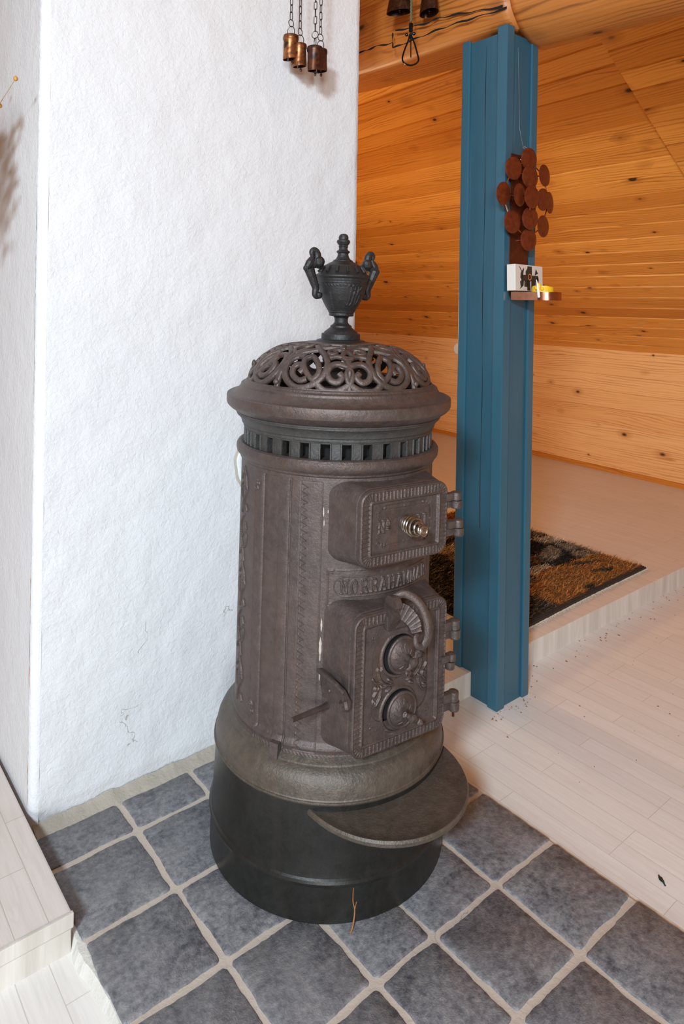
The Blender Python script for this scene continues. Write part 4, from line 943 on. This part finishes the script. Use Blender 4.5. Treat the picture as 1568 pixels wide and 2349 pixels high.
# candle and match box
CN_ = empty('candle', (1.988, 1.376, 1.3715)); tag(CN_, 'short half-melted yellow pillar candle lying low in the copper tray', 'candle')
mb = MB(); n = 40; v = []
for (r_, z) in ((0, 0), (.034, 0), (.0355, .003), (.0355, .036), (.0345, .040), (.030, .0385), (.012, .034), (0, .034)):
    for j in range(n): a = 2 * PI * j / n; v.append((r_ * math.cos(a), r_ * math.sin(a), z + (.0016 * math.sin(a * 2 + 1) + .0008 * math.sin(5 * a) + .003 if z > .03 else 0)))
mb.add(v, [(i * n + j, i * n + (j + 1) % n, (i + 1) * n + (j + 1) % n, (i + 1) * n + j) for i in range(7) for j in range(n)])
mb.build('wax_body', M['wax'], CN_)
mb = MB(); mb.ball((-.036, -.010, .042), .008, sc=(1, 1, 1.5)); mb.ball((-.042, -.006, .036), .006); mb.ball((-.028, -.018, .034), .007); mb.build('wax_drip', M['wax'], CN_)
mb = MB(); mb.tube([(-.040, -.016, .006), (-.044, -.014, .030), (-.044, -.010, .050), (-.046, -.008, .064)], [.006, .0045, .003, .001], 8); mb.build('pale_wax_trail', M['wick'], CN_)
mb = MB(); mb.tube(smoothpts([(.012, .004, .036), (.012, .006, .046), (.018, .008, .049), (.026, .008, .046)], 4), .0011, 6); mb.build('burnt_wick', M['soot'], CN_)

MBX = empty('matchbox', (1.982, 1.440, 1.3975)); tag(MBX, 'white upright household match box with dark flower-like print behind the yellow candle', 'matchbox')
MBX.rotation_euler = (math.radians(-2.5), math.radians(1.2), math.radians(1))
mb = MB(); mb.box((-.080, -.0165, 0), (.078, .0165, .088), 0, .0015); mb.build('box_sleeve', M['card'], MBX, smooth=False)
mb = MB(); mb.box((-.0775, -.0172, .002), (.076, -.0166, .086), 0); mb.build('printed_face', M['card_beige'], MBX, smooth=False)
mb = MB(); yf = -.0174
def flat(pts, m=0): mb.add([(x, yf - .0002 * m, z) for x, z in pts], [tuple(range(len(pts)))], m)
def rect(x0, x1, z0, z1, m=0): flat([(x0, z0), (x1, z0), (x1, z1), (x0, z1)], m)
rect(-.012, .014, .052, .084); rect(-.044, .050, .034, .054); rect(-.030, -.006, .014, .036); rect(.010, .034, .012, .036); rect(-.014, .004, .002, .036)
flat([(-.044, .034), (-.052, .044), (-.050, .060), (-.038, .072), (-.030, .078), (-.034, .062), (-.036, .054)]); flat([(-.046, .036), (-.054, .030), (-.050, .012), (-.058, .004), (-.046, .010), (-.034, .018), (-.032, .036)])
flat([(.050, .054), (.054, .040), (.050, .026), (.036, .014), (.034, .036)]); flat([(.030, .054), (.036, .078), (.050, .062), (.038, .058)]); flat([(-.022, .054), (-.022, .066), (-.012, .078), (-.012, .054)]); flat([(-.060, .082), (-.054, .080), (-.042, .066), (-.046, .064)])
mb.build('printed_pattern', M['ink'], MBX, smooth=False, fix=False)
mb = MB(); mb.add([(.001 + r_ * math.cos(a) * 1.0, -.0178, .048 + r_ * 1.15 * math.sin(a)) for r_ in (.0072, .0098 ) for a in np.linspace(0, 2 * PI, 25)[:-1]], [(j, (j + 1) % 24, 24 + (j + 1) % 24, 24 + j) for j in range(24)]); mb.build('orange_ring', M['orange'], MBX, smooth=False, fix=False)

# ------------------------------------------------------------------ hanging bells
def link(mb, c, ln, wd, r, rot):
    P = [];
    for k in range(20):
        a = 2 * PI * k / 20; x = wd / 2 * math.cos(a); z = (ln / 2 - wd / 2) * (1 if math.sin(a) > 0 else -1) * (1 if abs(math.sin(a)) > 1e-6 else 0) + wd / 2 * math.sin(a)
        P.append((c[0] + x * math.cos(rot), c[1] + x * math.sin(rot), c[2] + z))
    mb.tube(P, r, 6, True)
def chain(c, z0, z1, parent, base, pitch=.0205, rot0=.3):
    mb = MB(); z = z0; k = 0
    while z < z1: link(mb, (c[0], c[1], z + pitch * .62), pitch * 1.24, .0085, .0013, rot0 + (PI / 2 if k % 2 else 0)); z += pitch; k += 1
    o = mb.build('chain', M['chain'], parent); o.location = -Vector(base); return o
def bell(name, c, ztop, h, r, m1, label, rot, lean, n=44):
    root = empty(name, (c[0], c[1], ztop)); tag(root, label, 'bell', 'small copper bells hung on chains before the white chimney')
    mb = MB(); mb.lathe([(0, .002), (r * .75, .001), (r * .98, -.001), (r * 1.03, -.005), (r * 1.04, -.012), (r * 1.0, -.0155), (r * .955, -.018), (r * .93, -h * .6), (r * .95, -h), (r * .91, -h), (r * .89, -h * .6), (r * .91, -.02), (0, -.012)], n)
    v = []
    for p in mb.v:
        t = -p[2] / h; v.append((p[0] * (1 + .10 * t), p[1] * (1 - .12 * t), p[2] + (.004 * t * p[0] / r)))
    mb.v = v; mb.build('bell_body', m1, root)
    mb = MB(); mb.tube([(0, 0, -.02), (.002, .001, -h * .7), (.004, 0, -h - .008)], [.0014, .0014, .0016], 6); mb.ball((.004, 0, -h - .010), .0042, n=8, sc=(1, 1, 1.3)); mb.tube([(-r * .5, -r * .6, -h + .012), (-r * .55, -r * .62, -h - .010)], .0028, 8); mb.build('clapper', M['bell_dark'], root)
    mb = MB(); a = rot; mb.tube([(.0115 * math.cos(t) * math.cos(a), .0115 * math.cos(t) * math.sin(a), .0115 + .0165 * math.sin(t)) for t in np.linspace(0, 2 * PI, 25)[:-1]], .0014, 6, True)
    mb.tube([(.010 * math.cos(t) * math.cos(a + 1), .010 * math.cos(t) * math.sin(a + 1), .0375 + .0110 * math.sin(t)) for t in np.linspace(0, 2 * PI, 21)[:-1]], .0013, 6, True); mb.build('hanging_rings', M['chain'], root)
    mb = MB(); z = .0475; k = 0
    while ztop + z < 2.57: link(mb, (0, 0, z + .0125), .0255, .0088, .0013, .3 + (PI / 2 if k % 2 else 0)); z += .0225; k += 1
    mb.build('chain', M['chain'], root); root.rotation_euler = (0, lean * 0, rot * .5); return root
bell('copper_bell', (1.229, 1.770), 2.170, .074, .0232, M['bell'], 'leftmost and highest of the four small copper bells on chains', -.6, .0)
bell('copper_bell', (1.254, 1.757), 2.146, .070, .0205, M['bell'], 'bright copper bell just behind the right side of the leftmost one', -.5, .0)
bell('copper_bell', (1.287, 1.724), 2.136, .074, .0238, M['bell_dark'], 'copper bell with dark blackened face, front one of the right pair', .8, .0)
bell('copper_bell', (1.324, 1.745), 2.143, .070, .0215, M['bell_dark'], 'blackest bell, half hidden at the back right of the four', -.7, .0)
mb = MB(); mb.tube([(1.20, 1.750, 2.578), (1.34, 1.750, 2.578)], .005, 10); mb.tube([(1.27, 1.750, 2.578), (1.27, 1.858, 2.60)], .006, 10); mb.tube([(1.229, 1.770, 2.572), (1.229, 1.748, 2.58)], .002, 6)
tag(mb.build('bell_bracket', M['black_metal']), 'small black iron bracket on the chimney above the copper bells', 'bracket')

# pair of larger dark bells with a cord and strap loop by the roof log
BP = empty('bell_pair', (1.845, 1.860, 2.43)); tag(BP, 'pair of dark brown bells on a black bar with cord and strap loop', 'bell')
for (px, py, zz, rot, dz) in ((-.02, .055, .020, .4, 0), (.015, -.066, -.010, -.4, 0)):
    mb = MB(); mb.lathe([(0, .115), (.022, .113), (.030, .105), (.036, .05), (.044, 0), (.0415, 0), (.034, .05), (.027, .10), (0, .105)], 36)
    mb.v = [(p[0] * .72 * math.cos(rot) - p[1] * 1.18 * math.sin(rot), p[0] * .72 * math.sin(rot) + p[1] * 1.18 * math.cos(rot), p[2]) for p in mb.v]
    o = mb.build('bell_body', M['bell_black'], BP); o.location = (px, py, zz)
    mb = MB(); mb.tube([(0, 0, .09), (0, 0, .006)], .0025, 8); mb.tube([(.01, .008, .05), (.01, .008, .004)], .0015, 6); q = mb.build('clapper', M['steel'], BP); q.location = (px, py, zz)
mb = MB(); mb.box((-.028, -.055, .060), (.0, .055, .072), 0, .003); mb.tube([(-.012, 0, .07), (-.012, 0, .13), (.10, .01, .16)], .004, 8); mb.build('top_bar', M['black_metal'], BP)
mb = MB(); mb.tube([(-.012 + .0012 * math.sin(k * 1.1), .0012 * math.cos(k * 1.1), .062 - .0022 * k) for k in range(42)], .0040, 8); mb.build('twisted_cord', M['cord'], BP)
mb = MB(); mb.box((-.018, -.006, -.068), (-.006, .006, -.034), 0, .003); mb.tube([(-.022, -.016, -.080), (-.012, .0, -.076), (-.004, .014, -.082)], .006, 10); mb.ball((-.018, .016, -.075), .0062); mb.ball((-.012, -.016, -.078), .0068); mb.build('swivel', M['black_metal'], BP)
mb = MB(); L = smoothpts([(0, -.082), (.014, -.110), (.026, -.150), (.030, -.172), (.020, -.186), (.0, -.192), (-.020, -.186), (-.030, -.170), (-.024, -.140), (-.012, -.108)], 6, True)
yy, zz = R.x, R.y; mb.tube([(-.012 + p[0] * R.x, p[0] * R.y, p[1]) for p in [(q[0], q[1]) for q in L]], .0032, 8, True, flat=1.9, nrm=tuple(F)); mb.build('strap_loop', M['black_metal'], BP)
mb = MB(); mb.tube([(-.012, 0, -.085), (-.010, 0, -.162)], .0022, 8); mb.build('strap_end', M['black_metal'], BP)

# dried seed heads reaching in from the left, before the side of the chimney
DF = empty('dried_seed_stems', (.44, 2.30, 1.75)); tag(DF, 'thin dried stems with small golden round seed pods at the far left edge', 'dried flower')
for k, (p, r_) in enumerate((((.450, 1.804, 1.877), .0055), ((.450, 1.950, 1.842), .0055), ((.44, 2.02, 1.93), .005), ((.46, 2.06, 1.80), .0055))):
    b0 = Vector(DF.location); p = Vector(p); mb = MB()
    mb.tube(smoothpts([p - b0, (p - b0) * .55 + Vector((0, 0, .004)), (.0, .0, -.02 * k)], 8), .0007, 6); mb.build('stem', M['straw'], DF)
    mb = MB(); mb.ball(p - b0, r_, n=14, sc=(1, 1, 1.1)); mb.ball(p - b0 + Vector((0, 0, r_)), r_ * .35, n=8); mb.build('seed_pod', M['pod'], DF)
rb = np.random.default_rng(9); mb = MB(); c0 = Vector((.345, 1.93, 1.74)) - Vector(DF.location)  # unseen leaf cluster, added outside the frame to shade the chimney side
for k in range(170):
    p = c0 + Vector((np.clip(rb.normal(), -1.6, 1.2) * .035, .02 + np.clip(rb.normal(), -1.3, 2) * .085, np.clip(rb.normal(), -2, 1.2) * .10)); a, e = rb.uniform(0, 6.28), rb.uniform(-1, 1); d = Vector((math.cos(a) * .4, math.sin(a), e)).normalized(); u_ = d.cross(Vector((1, .3, .2))).normalized(); L = rb.uniform(.03, .07)
    mb.add([p - d * L / 2, p + u_ * L * .22, p + d * L / 2, p - u_ * L * .22], [(0, 1, 2, 3)])
mb.tube([c0, (0, 0, 0)], .006, 8); q = mb.build('shadow_leaves', M['straw'], DF, smooth=False, fix=False); q['kind'] = 'stuff'
mb = MB(); mb.tube([(0, 0, 0), (.03, .01, .02), (.066, .01, .03)], .002, 8); mb.build('wire_hook', M['black_metal'], DF)

# ------------------------------------------------------------------ shaggy rug
RG = empty('shaggy_rug', (2.79, 2.2, ZU)); tag(RG, 'brown and black patterned shaggy pile rug on the raised floor behind the blue post', 'rug')
RX0, RX1, RY0, RY1 = 2.215, 3.365, 1.672, 2.86
def redge(x, y): return x + .012 * math.sin(y * 6), y + .003 * math.sin(x * 5) + .027 * (x - 2.2)
mb = MB(); n = 30; v = []
for z in (0, .008):
    for i in range(n + 1):
        for j in range(n + 1): x, y = RX0 + (RX1 - RX0) * i / n, RY0 + (RY1 - RY0) * j / n; x, y = redge(x, y); v.append((x - 2.79, y - 2.2, z))
k = (n + 1) ** 2; f = [(k + i * (n + 1) + j, k + (i + 1) * (n + 1) + j, k + (i + 1) * (n + 1) + j + 1, k + i * (n + 1) + j + 1) for i in range(n) for j in range(n)]
for i in range(n): f += [(i * (n + 1), (i + 1) * (n + 1), k + (i + 1) * (n + 1), k + i * (n + 1)), (n * (n + 1) + i, n * (n + 1) + i + 1, k + n * (n + 1) + i + 1, k + n * (n + 1) + i), (i, i + 1, k + i + 1, k + i)]
m, nt, b = mat('rug_backing', (.02, .013, .009), .95); M['backing'] = m
mb.add(v, f); mb.build('woven_backing', M['backing'], RG, smooth=False)
m, nt, b = mat('rug_pile', (.2, .1, .04), .85); at = nt.nodes.new('ShaderNodeAttribute'); at.attribute_name = 'yarn'; nt.links.new(at.outputs['Color'], b.inputs['Base Color']); M['pile'] = m
rp = np.random.default_rng(11); NB = 70000
X = rp.uniform(RX0 + .004, RX1 - .004, NB); Y = rp.uniform(RY0 + .028, RY1 - .004, NB)
def hsh(a, b): return np.abs(np.sin(a * 12.9898 + b * 78.233) * 43758.5453) % 1
bxw, byw = .20, .125
xe = X + .022 * np.sin(Y * 23) + .012 * rp.normal(size=NB) * .8; ye = Y + .018 * np.sin(X * 19) + rp.normal(size=NB) * .007
ix, iy = np.floor(xe / bxw), np.floor(ye / byw); fxr, fyr = (xe / bxw) % 1, (ye / byw) % 1; h = hsh(ix, iy)
ORG = np.array([.46, .19, .045]); GRY = np.array([.32, .235, .155]); BLK = np.array([.020, .013, .009]); TAN = np.array([.62, .48, .34]); BRN = np.array([.20, .10, .04])
Cc = np.where((h > .10)[:, None], GRY, BLK); Cc = np.where((h > .82)[:, None], BRN, Cc); Cc = np.where(((h > .40) & (h < .55))[:, None], TAN, Cc)
Cc = np.where(((fxr < .13) | (fyr < .17))[:, None], BLK, Cc)
bord = (ye < RY0 + .27 + .02 * np.sin(X * 11)) | (ye > RY1 - .20)
patch = np.sin(X * 14 + 2 * np.sin(Y * 17)) * np.sin(Y * 29 + X * 5)
left = X < 2.62
Ob = np.where((patch > .80)[:, None], np.array([.07, .045, .03]), ORG); Cc = np.where(bord[:, None] & ~left[:, None], Ob, Cc)
mot = rp.random(NB); CL = np.where((mot < .45)[:, None], BLK, np.where((mot < .75)[:, None], np.array([.10, .07, .035]), np.array([.26, .20, .11]))); Cc = np.where(left[:, None], CL * .8, Cc)
Cc = Cc * (1 + .38 * rp.normal(size=NB))[:, None].clip(.35, 2.0)
hgt = rp.uniform(.016, .030, NB); ang = rp.normal(size=NB) * .9 - 1.9; lean = rp.uniform(.010, .026, NB); wdt = rp.uniform(.0012, .0022, NB)
XX, YY = X + .012 * np.sin(Y * 6), Y + .003 * np.sin(X * 5) + .027 * (X - 2.2); dx, dy = np.cos(ang), np.sin(ang)
pz = np.cos(ang + PI / 2 + rp.normal(size=NB) * .5); pw = np.sin(ang + PI / 2)
V = np.stack([np.stack([XX - pz * wdt, YY - pw * wdt, np.full(NB, .006)], 1), np.stack([XX + pz * wdt, YY + pw * wdt, np.full(NB, .006)], 1),
              np.stack([XX + dx * lean * .45 + pz * wdt, YY + dy * lean * .45 + pw * wdt, hgt * .72], 1), np.stack([XX + dx * lean * .45 - pz * wdt, YY + dy * lean * .45 - pw * wdt, hgt * .72], 1),
              np.stack([XX + dx * lean * 1.2 + pz * wdt * .3, YY + dy * lean * 1.2 + pw * wdt * .3, hgt], 1), np.stack([XX + dx * lean * 1.2 - pz * wdt * .3, YY + dy * lean * 1.2 - pw * wdt * .3, hgt], 1)], 1).reshape(-1, 3)
V -= np.array([2.79, 2.2, 0]); b6 = (np.arange(NB) * 6)[:, None]; FQ = np.concatenate([b6 + np.array([[0, 1, 2, 3]]), b6 + np.array([[3, 2, 4, 5]])], 0)
pile = mesh('pile', V, FQ, M['pile'], RG, smooth=False); pile['kind'] = 'stuff'
ca = pile.data.color_attributes.new('yarn', 'FLOAT_COLOR', 'POINT'); cc = np.ones((NB * 6, 4)); cc[:, :3] = np.repeat(Cc, 6, 0).clip(0, 1); ca.data.foreach_set('color', cc.ravel())
# selvedge and knotted fringe along the front edge
mb = MB()
for q in range(3):
    mb.tube([Vector((*redge(x, RY0 + .004 + .009 * q), .010 + .001 * q)) - Vector((2.79, 2.2, 0)) for x in np.linspace(RX0, RX1, 50)], .0048, 6)
mb.build('selvedge', mat('rug_edge_binding', (.035, .024, .018), .9)[0], RG)
mb = MB()
for x in np.linspace(RX0, RX1, 150):
    p = Vector((*redge(x, RY0 - .004), .006)) - Vector((2.79, 2.2, 0)); mb.ball(p, rp.uniform(.0025, .0042), n=6); mb.tube([p, p + Vector((rp.uniform(-.003, .003), -rp.uniform(.006, .014), -.003))], .0013, 4)
o = mb.build('fringe', mat('cream_fringe', (.55, .47, .36), .9)[0], RG); o['kind'] = 'stuff'

# ------------------------------------------------------------------ small litter
mb = MB(); mb.tube(smoothpts([(0, 0, .003), (.010, .004, .010), (.022, .012, .030), (.020, .016, .052), (.024, .020, .075)], 5), list(np.linspace(.0022, .0008, 21)), 6); mb.tube([(.020, .011, .028), (.030, .016, .044)], .0008, 5)
o = mb.build('dry_twig', M['twig']); c = Vector((.974, 1.128, 0)); o.location = c; tag(o, 'thin dry brown twig leaning against the front foot of the stove', 'twig')
mb = MB(); mb.add([(-.010, 0, .001), (-.004, .006, .004), (.004, .005, .002), (.012, .001, .003), (.006, -.005, .005), (-.003, -.004, .002)], [(0, 1, 2, 3, 4, 5)]); mb.tube([(-.014, .003, .001), (.0, .001, .005), (.015, -.004, .002)], .0018, 6)
o = mb.build('leaf_scrap', M['leaf'], smooth=False); o.location = (1.675, .797, ZL); o.rotation_euler = (0, 0, 1.2); tag(o, 'tiny dark curled leaf scrap lying on the pale wooden floor', 'leaf')
mb = MB(); rc = np.random.default_rng(5)
for _ in range(70):
    t = rc.random(); x = 2.12 + t * 1.5; y = 1.597 - abs(rc.normal()) * .05; s_ = rc.uniform(.0012, .0042); mb.ball((x, y, ZL + s_ * .4), s_, n=6, sc=(1, rc.uniform(.5, 1.6), .5))
for _ in range(30):
    x = rc.uniform(1.86, 2.1); y = 1.478 - abs(rc.normal()) * .02; s_ = rc.uniform(.001, .003); mb.ball((x, y, ZL + s_ * .4), s_, n=6, sc=(1, 1.2, .5))
for _ in range(25): s_ = rc.uniform(.001, .0028); mb.ball((rc.uniform(1.6, 3), rc.uniform(.7, 1.5), ZL + s_ * .4), s_, n=6, sc=(1, 1.5, .5))
tag(mb.build('floor_crumbs', M['twig']), 'scattered tiny brown crumbs on the wooden floor along the step', 'litter', kind='stuff')
